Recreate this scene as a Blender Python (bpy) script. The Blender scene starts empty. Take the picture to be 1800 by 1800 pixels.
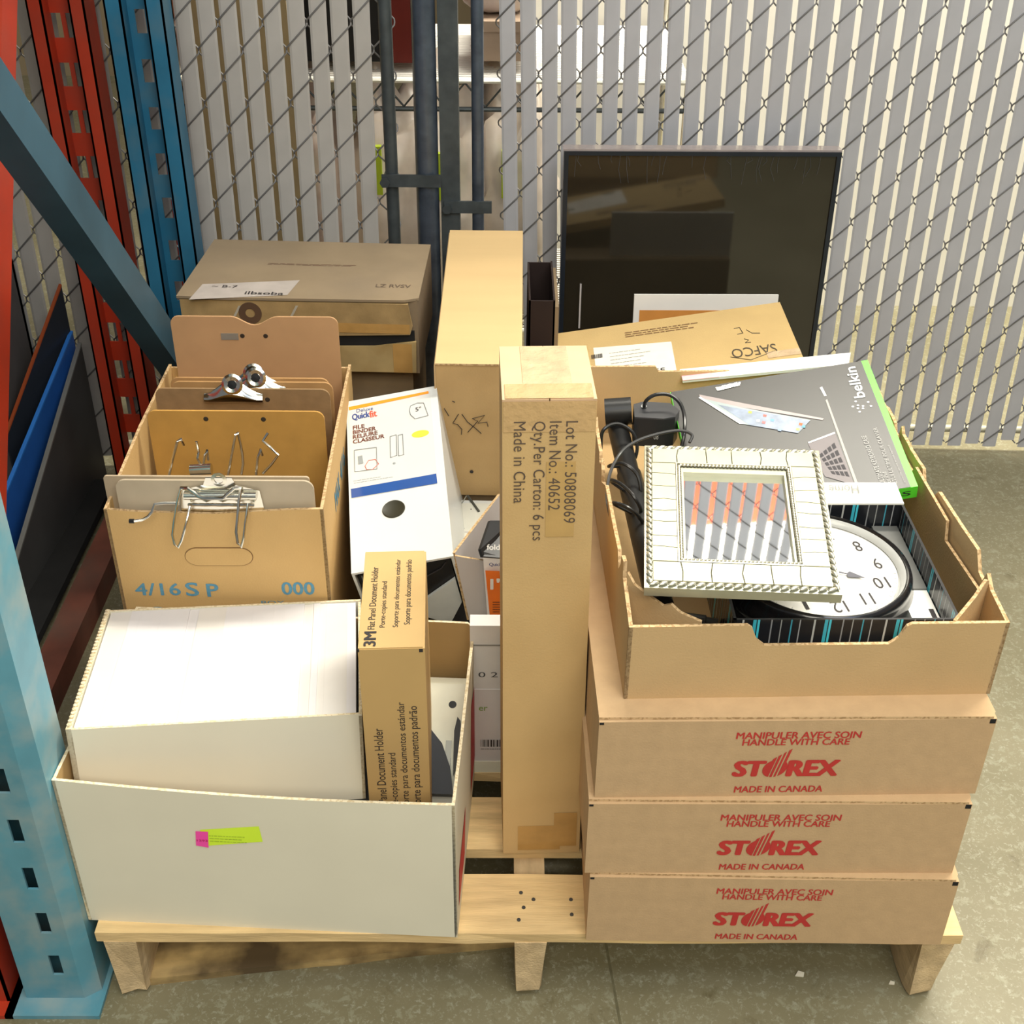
import bpy, bmesh, math, random
from mathutils import Matrix, Vector, Euler
random.seed(7)
SC = bpy.context.scene
COL = SC.collection
PI = math.pi

# ------------------------------------------------------------------ camera
FPX, CYAW, CPIT, CROLL = 2220.88, .0104, .5853, .0117
CAM = Vector((.0152, -.9584, 1.3483))
_f = Vector((math.sin(CYAW)*math.cos(CPIT), math.cos(CYAW)*math.cos(CPIT), -math.sin(CPIT)))
_r = Vector((math.cos(CYAW), -math.sin(CYAW), 0)); _u = _r.cross(_f)
CR = math.cos(CROLL)*_r + math.sin(CROLL)*_u
CU = -math.sin(CROLL)*_r + math.cos(CROLL)*_u
cd = bpy.data.cameras.new('camera'); cam = bpy.data.objects.new('camera', cd); COL.objects.link(cam)
M = Matrix.Identity(4)
for i in range(3):
    M[i][0] = CR[i]; M[i][1] = CU[i]; M[i][2] = -_f[i]; M[i][3] = CAM[i]
cam.matrix_world = M
cd.sensor_width = 36; cd.lens = FPX/1800*36; cd.clip_start = .05; cd.clip_end = 60
SC.camera = cam

# ------------------------------------------------------------------ world, lights, exposure
SC.view_settings.view_transform = 'Standard'; SC.view_settings.look = 'None'
SC.view_settings.exposure = -0.06; SC.view_settings.gamma = 1; SC.view_settings.use_curve_mapping = False
W = bpy.data.worlds.new('world'); SC.world = W; W.use_nodes = True
bg = W.node_tree.nodes['Background']; bg.inputs[0].default_value = (.86, .93, 1, 1); bg.inputs[1].default_value = .22
def area(name, loc, rot, sx, sy, e, c):
    l = bpy.data.lights.new(name, 'AREA'); l.shape = 'RECTANGLE'; l.size = sx; l.size_y = sy; l.energy = e; l.color = c
    o = bpy.data.objects.new(name, l); COL.objects.link(o); o.location = loc; o.rotation_euler = rot
    return o
area('ceiling_lamp_front', (.3, -.9, 3.6), (math.radians(-14), 0, 0), 2.6, 1.4, 50, (1, .93, .74))
area('ceiling_lamp_right', (2.2, .2, 3.4), (0, math.radians(32), 0), 1.6, 1.6, 24, (1, .95, .82))
area('front_fill', (.5, -2.3, 2.75), (math.radians(52), 0, math.radians(6)), 2.4, 1.0, 70, (1, .95, .80))  # fill lamp added high in front to brighten the carton fronts
area('daylight_high', (.9, -1.2, 3.1), (math.radians(66), 0, 0), 2.6, .7, 30, (.62, .74, 1))
area('lamp_behind_fence_right', (1.4, 1.62, 3.3), (math.radians(10), 0, 0), 2.8, .5, 300, (1, .95, .82))
area('ceiling_lamp_far', (-.7, 3.3, 3.0), (math.radians(-40), 0, 0), 2.6, .35, 26, (1, .93, .80))

# ------------------------------------------------------------------ pixel rays (1800 px frame) used only to read off real positions
def ray(u, v): return _f + CR*((u-900)/FPX) - CU*((v-900)/FPX)
def onY(u, v, Y): d = ray(u, v); return CAM + d*((Y-CAM.y)/d.y)
def onX(u, v, X): d = ray(u, v); return CAM + d*((X-CAM.x)/d.x)
def onZ(u, v, Z): d = ray(u, v); return CAM + d*((Z-CAM.z)/d.z)
def onface(root, u, v, axis, val):
    Mi = root.matrix_basis.inverted(); o = Mi @ CAM; d = (Mi.to_3x3() @ ray(u, v))
    return o + d*((val-o[axis])/d[axis])

# ------------------------------------------------------------------ materials
MC = {}
def mat(name, col, rough=.6, metal=0, var=.06, vs=30, bump=0, bs=200, coat=0, spec=.5, alpha=1, trans=0, emis=None, stretch=None, col2=None, ramp=None, v2=0, v2s=4, c2=None, v2r=(.45, .7), ior=1.45):
    if name in MC: return MC[name]
    m = bpy.data.materials.new(name); m.use_nodes = True; nt = m.node_tree; N = nt.nodes; L = nt.links
    b = N['Principled BSDF']; tc = N.new('ShaderNodeTexCoord'); mp = N.new('ShaderNodeMapping'); L.new(tc.outputs['Object'], mp.inputs[0])
    if stretch: mp.inputs['Scale'].default_value = stretch
    nz = N.new('ShaderNodeTexNoise'); nz.inputs['Scale'].default_value = vs; nz.inputs['Detail'].default_value = 4; L.new(mp.outputs[0], nz.inputs[0])
    cr = N.new('ShaderNodeValToRGB'); L.new(nz.outputs['Fac'], cr.inputs[0])
    lo, hi = ramp or (.3, .7)
    a = col2 or [max(0, c*(1-var)) for c in col]; e = col if col2 else [min(1, c*(1+var)) for c in col]
    cr.color_ramp.elements[0].position = lo; cr.color_ramp.elements[0].color = (*a[:3], 1)
    cr.color_ramp.elements[1].position = hi; cr.color_ramp.elements[1].color = (*e[:3], 1)
    out = cr.outputs[0]
    if v2:
        n2 = N.new('ShaderNodeTexNoise'); n2.inputs['Scale'].default_value = v2s; n2.inputs['Detail'].default_value = 8; L.new(tc.outputs['Object'], n2.inputs[0])
        r2 = N.new('ShaderNodeMapRange'); r2.inputs[1].default_value = v2r[0]; r2.inputs[2].default_value = v2r[1]; r2.inputs[3].default_value = 0; r2.inputs[4].default_value = v2; L.new(n2.outputs['Fac'], r2.inputs[0])
        mx = N.new('ShaderNodeMix'); mx.data_type = 'RGBA'; L.new(r2.outputs[0], mx.inputs[0]); L.new(out, mx.inputs[6]); mx.inputs[7].default_value = (*c2, 1); out = mx.outputs[2]
    L.new(out, b.inputs['Base Color'])
    b.inputs['Roughness'].default_value = rough; b.inputs['Metallic'].default_value = metal
    b.inputs['Coat Weight'].default_value = coat; b.inputs['Coat Roughness'].default_value = .08
    b.inputs['Specular IOR Level'].default_value = spec; b.inputs['Alpha'].default_value = alpha
    b.inputs['Transmission Weight'].default_value = trans; b.inputs['IOR'].default_value = ior
    if bump:
        nb = N.new('ShaderNodeTexNoise'); nb.inputs['Scale'].default_value = bs; nb.inputs['Detail'].default_value = 3; L.new(mp.outputs[0], nb.inputs[0])
        bp = N.new('ShaderNodeBump'); bp.inputs['Strength'].default_value = bump; bp.inputs['Distance'].default_value = .002
        L.new(nb.outputs['Fac'], bp.inputs['Height']); L.new(bp.outputs[0], b.inputs['Normal'])
    MC[name] = m; return m
def corrug(name, ca, cb, scale=260):
    """cut edge of corrugated board: wavy flute stripes"""
    if name in MC: return MC[name]
    m = bpy.data.materials.new(name); m.use_nodes = True; nt = m.node_tree; N = nt.nodes; L = nt.links; b = N['Principled BSDF']
    tc = N.new('ShaderNodeTexCoord'); w = N.new('ShaderNodeTexNoise'); w.inputs['Scale'].default_value = scale; w.inputs['Detail'].default_value = 1
    L.new(tc.outputs['Object'], w.inputs[0]); cr = N.new('ShaderNodeValToRGB'); L.new(w.outputs['Fac'], cr.inputs[0])
    cr.color_ramp.elements[0].position = .42; cr.color_ramp.elements[0].color = (*ca, 1); cr.color_ramp.elements[1].position = .52; cr.color_ramp.elements[1].color = (*cb, 1)
    L.new(cr.outputs[0], b.inputs['Base Color']); b.inputs['Roughness'].default_value = .9
    MC[name] = m; return m
def stripes(name):
    """printed dark paper with thin vertical cyan / pale stripes (position along X+Y)"""
    if name in MC: return MC[name]
    m = bpy.data.materials.new(name); m.use_nodes = True; nt = m.node_tree; N = nt.nodes; L = nt.links; b = N['Principled BSDF']
    tc = N.new('ShaderNodeTexCoord'); sp = N.new('ShaderNodeSeparateXYZ'); L.new(tc.outputs['Object'], sp.inputs[0])
    ad = N.new('ShaderNodeMath'); ad.operation = 'ADD'; L.new(sp.outputs[0], ad.inputs[0]); L.new(sp.outputs[1], ad.inputs[1])
    fr = N.new('ShaderNodeMath'); fr.operation = 'MULTIPLY'; fr.inputs[1].default_value = 13.5; L.new(ad.outputs[0], fr.inputs[0])
    fc = N.new('ShaderNodeMath'); fc.operation = 'FRACT'; L.new(fr.outputs[0], fc.inputs[0])
    cr = N.new('ShaderNodeValToRGB'); cr.color_ramp.interpolation = 'CONSTANT'; L.new(fc.outputs[0], cr.inputs[0])
    st = [(0, (.012, .013, .016)), (.12, (.45, .45, .42)), (.145, (.012, .013, .016)), (.27, (.05, .42, .52)), (.32, (.012, .013, .016)), (.335, (.07, .55, .66)), (.365, (.012, .013, .016)),
          (.52, (.25, .25, .25)), (.54, (.012, .013, .016)), (.66, (.3, .3, .28)), (.675, (.012, .013, .016)), (.80, (.05, .3, .38)), (.82, (.012, .013, .016)), (.92, (.35, .35, .35)), (.935, (.012, .013, .016))]
    el = cr.color_ramp.elements
    el[0].position = 0; el[0].color = (*st[0][1], 1); el[1].position = st[1][0]; el[1].color = (*st[1][1], 1)
    for p, c in st[2:]: e = el.new(p); e.color = (*c, 1)
    L.new(cr.outputs[0], b.inputs['Base Color']); b.inputs['Roughness'].default_value = .25
    MC[name] = m; return m

KR = dict(rough=.85, bump=.15, bs=400)
kraft = mat('kraft_board', (.55, .375, .185), var=.05, vs=12, v2=.25, v2s=5, c2=(.47, .31, .14), **KR)
kraft2 = mat('kraft_board_storex', (.54, .365, .20), var=.05, vs=60, v2=.2, v2s=6, c2=(.48, .32, .165), **KR)
kraft3 = mat('kraft_board_yellow', (.58, .39, .17), var=.06, vs=9, v2=.3, v2s=7, c2=(.46, .27, .09), **KR)
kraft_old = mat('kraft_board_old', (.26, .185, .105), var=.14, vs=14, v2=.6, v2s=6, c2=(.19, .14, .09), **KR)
kraft_worn = mat('kraft_board_worn', (.36, .24, .10), var=.2, vs=22, v2=.5, v2s=16, c2=(.2, .13, .05), **KR)
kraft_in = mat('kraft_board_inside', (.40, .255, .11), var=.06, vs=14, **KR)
kcut = corrug('corrugated_cut_edge', (.38, .24, .11), (.58, .40, .21))
wcut = corrug('white_corrugated_cut_edge', (.60, .48, .29), (.76, .66, .46))
whiteboard = mat('white_cardboard', (.76, .715, .57), var=.025, vs=9, rough=.7, v2=.25, v2s=3, c2=(.66, .60, .47))
whitepaper = mat('white_paper', (.78, .76, .72), var=.02, vs=20, rough=.7)
whiteplas = mat('white_plastic', (.68, .69, .66), var=.01, rough=.3)
ivory = mat('ivory_plastic', (.80, .78, .62), var=.02, rough=.35)
black = mat('black_plastic', (.012, .012, .013), var=.2, rough=.35)
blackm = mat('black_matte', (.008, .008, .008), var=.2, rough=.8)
ink = mat('black_ink', (.03, .025, .025), rough=.7)
redink = mat('red_ink', (.50, .035, .03), var=.08, rough=.7)
blueink = mat('blue_ink', (.10, .27, .38), var=.12, vs=200, rough=.8)
pinewood = mat('pine_wood', (.74, .53, .26), var=.2, vs=9, stretch=(1, 9, 9), rough=.75, v2=.4, v2s=9, c2=(.62, .42, .19), bump=.3, bs=60)
pinewood2 = mat('pine_wood_stringer', (.62, .46, .26), var=.2, vs=9, stretch=(6, 1, 6), rough=.85, v2=.6, v2s=14, c2=(.38, .26, .13), bump=.6, bs=60)
hardboard = mat('hardboard', (.44, .25, .10), var=.06, vs=40, rough=.5)
hardboard2 = mat('hardboard_golden', (.50, .27, .065), var=.08, vs=30, rough=.35)
hardboard3 = mat('hardboard_dark', (.27, .165, .075), var=.12, vs=60, rough=.7)
hardboard4 = mat('hardboard_grey', (.43, .34, .23), var=.08, vs=40, rough=.6)
hardboard5 = mat('hardboard_pale', (.50, .29, .14), var=.04, vs=30, rough=.55)
chrome = mat('chrome', (.74, .71, .62), rough=.17, metal=1, var=.05)
steel = mat('galvanised_steel', (.085, .10, .105), rough=.5, metal=.55, var=.25, vs=30, v2=.5, v2s=20, c2=(.05, .06, .07))
steelb = mat('galvanised_steel_bluish', (.12, .15, .20), rough=.35, metal=.7, var=.25, vs=30)
wirem = mat('fence_wire', (.17, .165, .16), rough=.5, metal=.4, var=.15)
slatm = mat('fence_slat_plastic', (.46, .455, .47), rough=.45, var=.04, vs=20, v2=.25, v2s=3, c2=(.40, .39, .39))
bluep = mat('blue_rack_paint', (.022, .15, .26), rough=.42, var=.15, vs=9, v2=.7, v2s=14, c2=(.09, .17, .21), v2r=(.5, .75))
bluep2 = mat('blue_front_post_paint', (.10, .29, .37), rough=.4, var=.12, vs=12, v2=1, v2s=18, c2=(.25, .34, .35), v2r=(.42, .7))
redp = mat('red_rack_paint', (.42, .035, .012), rough=.4, var=.15, vs=8, v2=.4, v2s=14, c2=(.25, .05, .03))
tape = mat('clear_packing_tape', (.58, .41, .23), rough=.10, var=.15, vs=40, bump=1.0, bs=110, coat=1, spec=.9)
tape2 = mat('brown_packing_tape', (.47, .27, .085), rough=.22, var=.12, vs=30, bump=.3, bs=60, coat=.3)
def concrete():
    m = bpy.data.materials.new('mottled_concrete'); m.use_nodes = True; nt = m.node_tree; N = nt.nodes; L = nt.links; b = N['Principled BSDF']
    tc = N.new('ShaderNodeTexCoord')
    def noise(s, d, r=.6, dist=0):
        n = N.new('ShaderNodeTexNoise'); n.inputs['Scale'].default_value = s; n.inputs['Detail'].default_value = d; n.inputs['Roughness'].default_value = r; n.inputs['Distortion'].default_value = dist
        L.new(tc.outputs['Object'], n.inputs[0]); return n
    def mixc(fac, c1, c2):
        mx = N.new('ShaderNodeMix'); mx.data_type = 'RGBA'; L.new(fac, mx.inputs[0])
        for k, c in ((6, c1), (7, c2)):
            if isinstance(c, tuple): mx.inputs[k].default_value = (*c, 1)
            else: L.new(c, mx.inputs[k])
        return mx.outputs[2]
    def rng(n, a, bb, hi=1):
        r = N.new('ShaderNodeMapRange'); r.inputs[1].default_value = a; r.inputs[2].default_value = bb; r.inputs[4].default_value = hi; L.new(n.outputs['Fac'], r.inputs[0]); return r.outputs[0]
    base = mixc(rng(noise(3, 6), .35, .65), (.165, .145, .078), (.225, .20, .12))
    c = mixc(rng(noise(55, 5, .78, .5), .53, .62, .5), base, (.31, .31, .215))
    c = mixc(rng(noise(140, 4, .75, .4), .56, .64, .5), c, (.38, .38, .29))
    c = mixc(rng(noise(20, 6, .7, .5), .60, .72, .7), c, (.10, .078, .032))
    L.new(c, b.inputs['Base Color']); b.inputs['Roughness'].default_value = .5
    bp = N.new('ShaderNodeBump'); bp.inputs['Strength'].default_value = .12; bp.inputs['Distance'].default_value = .003; L.new(noise(60, 5).outputs['Fac'], bp.inputs['Height']); L.new(bp.outputs[0], b.inputs['Normal'])
    return m

# ------------------------------------------------------------------ mesh helpers
class MB:
    def __init__(s): s.bm = bmesh.new()
    def box(s, x0, y0, z0, x1, y1, z1, mi=0, mx=None):
        co = [(x, y, z) for z in (z0, z1) for y in (y0, y1) for x in (x0, x1)]
        v = [s.bm.verts.new(mx @ Vector(c) if mx else c) for c in co]
        for f in ((0, 2, 3, 1), (4, 5, 7, 6), (0, 1, 5, 4), (2, 6, 7, 3), (0, 4, 6, 2), (1, 3, 7, 5)):
            s.bm.faces.new([v[i] for i in f]).material_index = mi
        return s
    def prism(s, poly, z0, z1, mx=None, mf=0, ms=0, mt=None):
        mx = mx or Matrix.Identity(4)
        area2 = sum(poly[i][0]*poly[(i+1) % len(poly)][1]-poly[(i+1) % len(poly)][0]*poly[i][1] for i in range(len(poly)))
        if area2 < 0: poly = list(reversed(poly))
        a = [s.bm.verts.new(mx @ Vector((p[0], p[1], z0))) for p in poly]; b = [s.bm.verts.new(mx @ Vector((p[0], p[1], z1))) for p in poly]
        n = len(poly)
        s.bm.faces.new(list(reversed(a))).material_index = mf
        s.bm.faces.new(b).material_index = mf if mt is None else mt
        for i in range(n): s.bm.faces.new((a[i], a[(i+1) % n], b[(i+1) % n], b[i])).material_index = ms
        return s
    def ringprism(s, outer, inner, z0, z1, mx=None, mi=0):
        mx = mx or Matrix.Identity(4); n = len(outer)
        V = [[s.bm.verts.new(mx @ Vector((p[0], p[1], z))) for p in L] for z in (z0, z1) for L in (outer, inner)]
        oa, ia, ob, ib = V
        for i in range(n):
            j = (i+1) % n
            for q in ((oa[i], oa[j], ob[j], ob[i]), (ia[j], ia[i], ib[i], ib[j]), (ob[i], ob[j], ib[j], ib[i]), (oa[j], oa[i], ia[i], ia[j])): s.bm.faces.new(q).material_index = mi
        return s
    def tube(s, pts, r, seg=8, mi=0, closed=False, caps=True):
        pts = [Vector(p) for p in pts]; n = len(pts); rings = []
        prev = None
        for i, p in enumerate(pts):
            t = (pts[(i+1) % n]-pts[i-1]) if closed else (pts[min(i+1, n-1)]-pts[max(i-1, 0)])
            t.normalize()
            if prev is None:
                a = Vector((0, 0, 1)) if abs(t.z) < .9 else Vector((1, 0, 0))
                prev = t.cross(a).normalized()
            prev = (prev - t*prev.dot(t)).normalized(); q = t.cross(prev)
            rr = r[i] if isinstance(r, (list, tuple)) else r
            rings.append([s.bm.verts.new(p + (prev*math.cos(2*PI*k/seg)+q*math.sin(2*PI*k/seg))*rr) for k in range(seg)])
        m = n if closed else n-1
        for i in range(m):
            A, B = rings[i], rings[(i+1) % n]
            for k in range(seg): s.bm.faces.new((A[k], A[(k+1) % seg], B[(k+1) % seg], B[k])).material_index = mi
        if caps and not closed:
            s.bm.faces.new(list(reversed(rings[0]))).material_index = mi; s.bm.faces.new(rings[-1]).material_index = mi
        return s
    def lathe(s, prof, seg=48, mx=None, mi=0):
        mx = mx or Matrix.Identity(4); rings = []
        for r, z in prof:
            if r < 1e-6: rings.append([s.bm.verts.new(mx @ Vector((0, 0, z)))])
            else: rings.append([s.bm.verts.new(mx @ Vector((r*math.cos(2*PI*k/seg), r*math.sin(2*PI*k/seg), z))) for k in range(seg)])
        for A, B in zip(rings, rings[1:]):
            for k in range(seg):
                j = (k+1) % seg
                if len(A) == 1 and len(B) == 1: continue
                if len(A) == 1: s.bm.faces.new((A[0], B[j], B[k])).material_index = mi
                elif len(B) == 1: s.bm.faces.new((A[k], A[j], B[0])).material_index = mi
                else: s.bm.faces.new((A[k], A[j], B[j], B[k])).material_index = mi
        return s
    def bevel(s, w, seg=1):
        es = [e for e in s.bm.edges if len(e.link_faces) == 2 and e.calc_face_angle(0) > .5]
        bmesh.ops.bevel(s.bm, geom=es, offset=w, segments=seg, affect='EDGES', profile=.5); return s
    def build(s, name, mats, parent=None, smooth=False, recalc=True):
        if recalc: bmesh.ops.recalc_face_normals(s.bm, faces=s.bm.faces)
        me = bpy.data.meshes.new(name); s.bm.to_mesh(me); s.bm.free()
        for m in (mats if isinstance(mats, (list, tuple)) else [mats]): me.materials.append(m)
        if smooth:
            for p in me.polygons: p.use_smooth = True
            try: me.set_sharp_from_angle(angle=math.radians(40))
            except Exception: pass
        o = bpy.data.objects.new(name, me); COL.objects.link(o); o.parent = parent
        return o
def thing(name, label, cat, loc=(0, 0, 0), rot=(0, 0, 0), group=None):
    o = bpy.data.objects.new(name, None); COL.objects.link(o); o.empty_display_size = .05
    o.matrix_basis = Matrix.Translation(loc) @ pose(*rot)
    o['label'] = label; o['category'] = cat
    if group: o['group'] = group
    return o
def pose(pitch, roll, yaw):
    return Matrix.Rotation(yaw, 4, 'Z') @ Matrix.Rotation(pitch, 4, 'X') @ Matrix.Rotation(roll, 4, 'Y')
def tag(o, label, cat, group=None):
    o['label'] = label; o['category'] = cat
    if group: o['group'] = group
    return o
def struct(o): o['kind'] = 'structure'; return o
def frame3(o, u, v):
    u = Vector(u).normalized(); v = Vector(v).normalized(); w = u.cross(v)
    m = Matrix.Identity(4)
    for i in range(3): m[i][0] = u[i]; m[i][1] = v[i]; m[i][2] = w[i]; m[i][3] = o[i]
    return m
def sheet(name, parent, poly, thk, o, u, v, mats, bev=0):
    """board panel: outline poly in the (u,v) plane at o, thickness towards u x v"""
    b = MB().prism(poly, 0, thk, frame3(o, u, v), 0, 1)
    return b.build(name, mats, parent)
def rect(w, h): return [(0, 0), (w, 0), (w, h), (0, h)]
def patch(name, parent, o, u, v, w, h, m, lift=.0004):
    o = Vector(o) + Vector(u).normalized().cross(Vector(v).normalized())*lift
    return MB().prism(rect(w, h), 0, .0002, frame3(o, u, v)).build(name, m, parent)
def polypatch(name, parent, pts, m, n, lift=.0005):
    bm = bmesh.new(); n = Vector(n)
    bm.faces.new([bm.verts.new(Vector(p)+n*lift) for p in pts]); bmesh.ops.recalc_face_normals(bm, faces=bm.faces)
    f = bm.faces[:][0]
    if f.normal.dot(n) < 0: f.normal_flip()
    me = bpy.data.meshes.new(name); bm.to_mesh(me); bm.free(); me.materials.append(m)
    ob = bpy.data.objects.new(name, me); COL.objects.link(ob); ob.parent = parent; return ob
TXT = {}
def textmesh(s, bold, space):
    k = (s, bold, space)
    if k not in TXT:
        c = bpy.data.curves.new('t', 'FONT'); c.body = s; c.size = 1; c.offset = bold; c.space_character = space; c.resolution_u = 3
        o = bpy.data.objects.new('t', c); COL.objects.link(o)
        dg = bpy.context.evaluated_depsgraph_get(); ev = o.evaluated_get(dg); me = ev.to_mesh()
        vs = [v.co.copy() for v in me.vertices]; fs = [tuple(p.vertices) for p in me.polygons]
        ev.to_mesh_clear(); bpy.data.objects.remove(o); bpy.data.curves.remove(c)
        x0 = min(v.x for v in vs); x1 = max(v.x for v in vs); y0 = min(v.y for v in vs); y1 = max(v.y for v in vs)
        TXT[k] = ([((v.x-x0)/(x1-x0), (v.y-y0)/(y1-y0)) for v in vs], fs)
    return TXT[k]
def text(s, parent, o, u, v, w, h, m, bold=0.0, shear=0.0, space=1.0, name='printed_text', lift=.0005):
    vs, fs = textmesh(s, 0.0, space)
    if bold > .004:      # heavier strokes: shifted copies
        k = len(s.strip()); bx_ = bold*h/w*1.1; by_ = bold*.55; n0 = len(vs); av, af_ = [], []
        offs = [(-bx_, 0), (bx_, 0), (0, by_), (0, -by_)] + ([(-bx_*.6, by_*.9), (bx_*.6, -by_*.9), (bx_*.6, by_*.9), (-bx_*.6, -by_*.9)] if bold > .03 else [])
        for q, (ox, oy) in enumerate(offs):
            av += [(a+ox, b+oy, q*2e-5) for a, b in vs]; af_ += [tuple(i+q*n0 for i in f) for f in fs]
        vs, fs = av, af_
    else: vs = [(a, b, 0) for a, b in vs]
    u = Vector(u).normalized(); v = Vector(v).normalized(); n = u.cross(v); o = Vector(o)+n*lift
    me = bpy.data.meshes.new(name)
    me.from_pydata([tuple(o+u*(a*w+b*h*shear)+v*(b*h)+n*c) for a, b, c in vs], [], fs); me.materials.append(m)
    ob = bpy.data.objects.new(name, me); COL.objects.link(ob); ob.parent = parent; return ob
def squiggles(parent, o, u, v, w, h, rows, m, seed, name='small_print', thick=.25):
    """unreadably small print: one joined part of short bars"""
    rd = random.Random(seed); b = MB(); fr = frame3(Vector(o)+Vector(u).normalized().cross(Vector(v).normalized())*.0005, u, v)
    for r in range(rows):
        y = h*(1-(r+.5)/rows); x = 0
        while x < w*(.6+.4*rd.random()):
            l = w*rd.uniform(.03, .12)
            b.prism([(x, y), (x+l, y), (x+l, y+h/rows*thick), (x, y+h/rows*thick)], 0, .0001, fr); x += l+w*.015
    o2 = b.build(name, m, parent); return o2
X, Y, Z = Vector((1, 0, 0)), Vector((0, 1, 0)), Vector((0, 0, 1))
def barcode(parent, o, u, v, w, h, m, seed=1):
    rd = random.Random(seed); b = MB(); fr = frame3(Vector(o)+Vector(u).cross(Vector(v))*.0006, u, v); x = 0
    while x < w:
        l = rd.choice((.0006, .0012, .0018))*(w/.04); b.prism([(x, 0), (x+l, 0), (x+l, h), (x, h)], 0, .0001, fr); x += l+rd.choice((.0007, .0013))*(w/.04)
    return b.build('barcode', m, parent)

def closed_carton(root, w, d, h, m, lid=.003, lidm=None, seam=None):
    MB().box(0, 0, 0, w, d, h-lid).bevel(.0015).build('body', m, root)
    lidm = lidm or m
    if seam == 'y':      # two flaps meeting on a line that runs front to back
        for x0, x1 in ((0, w/2-.0008), (w/2+.0008, w)):
            MB().prism([(x0, 0), (x1, 0), (x1, d), (x0, d)], h-lid, h, None, 0, 1).build('top_flap', [lidm, kcut], root)
    elif seam == 'x':
        for y0, y1 in ((0, d/2-.0008), (d/2+.0008, d)):
            MB().prism([(0, y0), (w, y0), (w, y1), (0, y1)], h-lid, h, None, 0, 1).build('top_flap', [lidm, kcut], root)
    else:
        MB().prism([(.0, .004), (w-.004, .0), (w, .008), (w, d), (0, d)], h-lid+.0002, h, None, 0, 1).build('top_flap', [lidm, kcut], root)
def open_carton(root, w, d, h, m, mi, cut, t=.004, polys={}):
    """mi: inner face material as thin liner"""
    P = lambda k, W_: polys.get(k, rect(W_, h))
    def wall(name, poly, o, u, v, inner_up):
        b = MB().prism(poly, 0, t, frame3(o, u, v), 0, 1); 
        ob = b.build(name, [m, cut, mi], root)
        n = Vector(u).cross(Vector(v))
        for p in ob.data.polygons:
            if p.normal.dot(n)*(1 if inner_up else -1) > .95 and p.material_index == 0: p.material_index = 2
        return ob
    wall('front_panel', P('F', w), (0, t, 0), X, Z, False)
    wall('back_panel', P('K', w), (0, d, 0), X, Z, True)
    wall('side_panel', P('L', d), (0, 0, 0), Y, Z, True)
    wall('side_panel', P('R', d), (w-t, 0, 0), Y, Z, False)
    b = MB().box(.0008, .0008, 0, w-.0008, d-.0008, .004); b.build('bottom_panel', mi, root)

# ================================================================== SETTING
fl = MB().box(-6, -4, -.05, 6, 6, 0).build('floor', concrete()); struct(fl)
ck = MB()
pts = [(.160, -.30), (.161, -.04), (.150, .09), (.157, .2), (.15, .45), (.156, .9), (.15, 1.3)]
for a, b_ in zip(pts, pts[1:]):
    ck.prism([(a[0], a[1]), (a[0]+.003, a[1]), (b_[0]+.003, b_[1]), (b_[0], b_[1])], .0, .0006)
ck.build('trim_1', mat('floor_joint', (.13, .115, .06), var=.2, vs=90, rough=.7)); struct(bpy.data.objects['trim_1'])
wl = MB().box(-6, 4.2, 0, 6, 4.3, 3.6).build('wall_left', mat('cream_wall_paint', (.42, .33, .20), var=.05, vs=3)); struct(wl)
wr = MB().box(.0, 2.05, 0, 6, 2.12, 3.2).build('wall_back', mat('white_wall_paint', (.88, .86, .78), var=.02, vs=3)); struct(wr)

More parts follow.
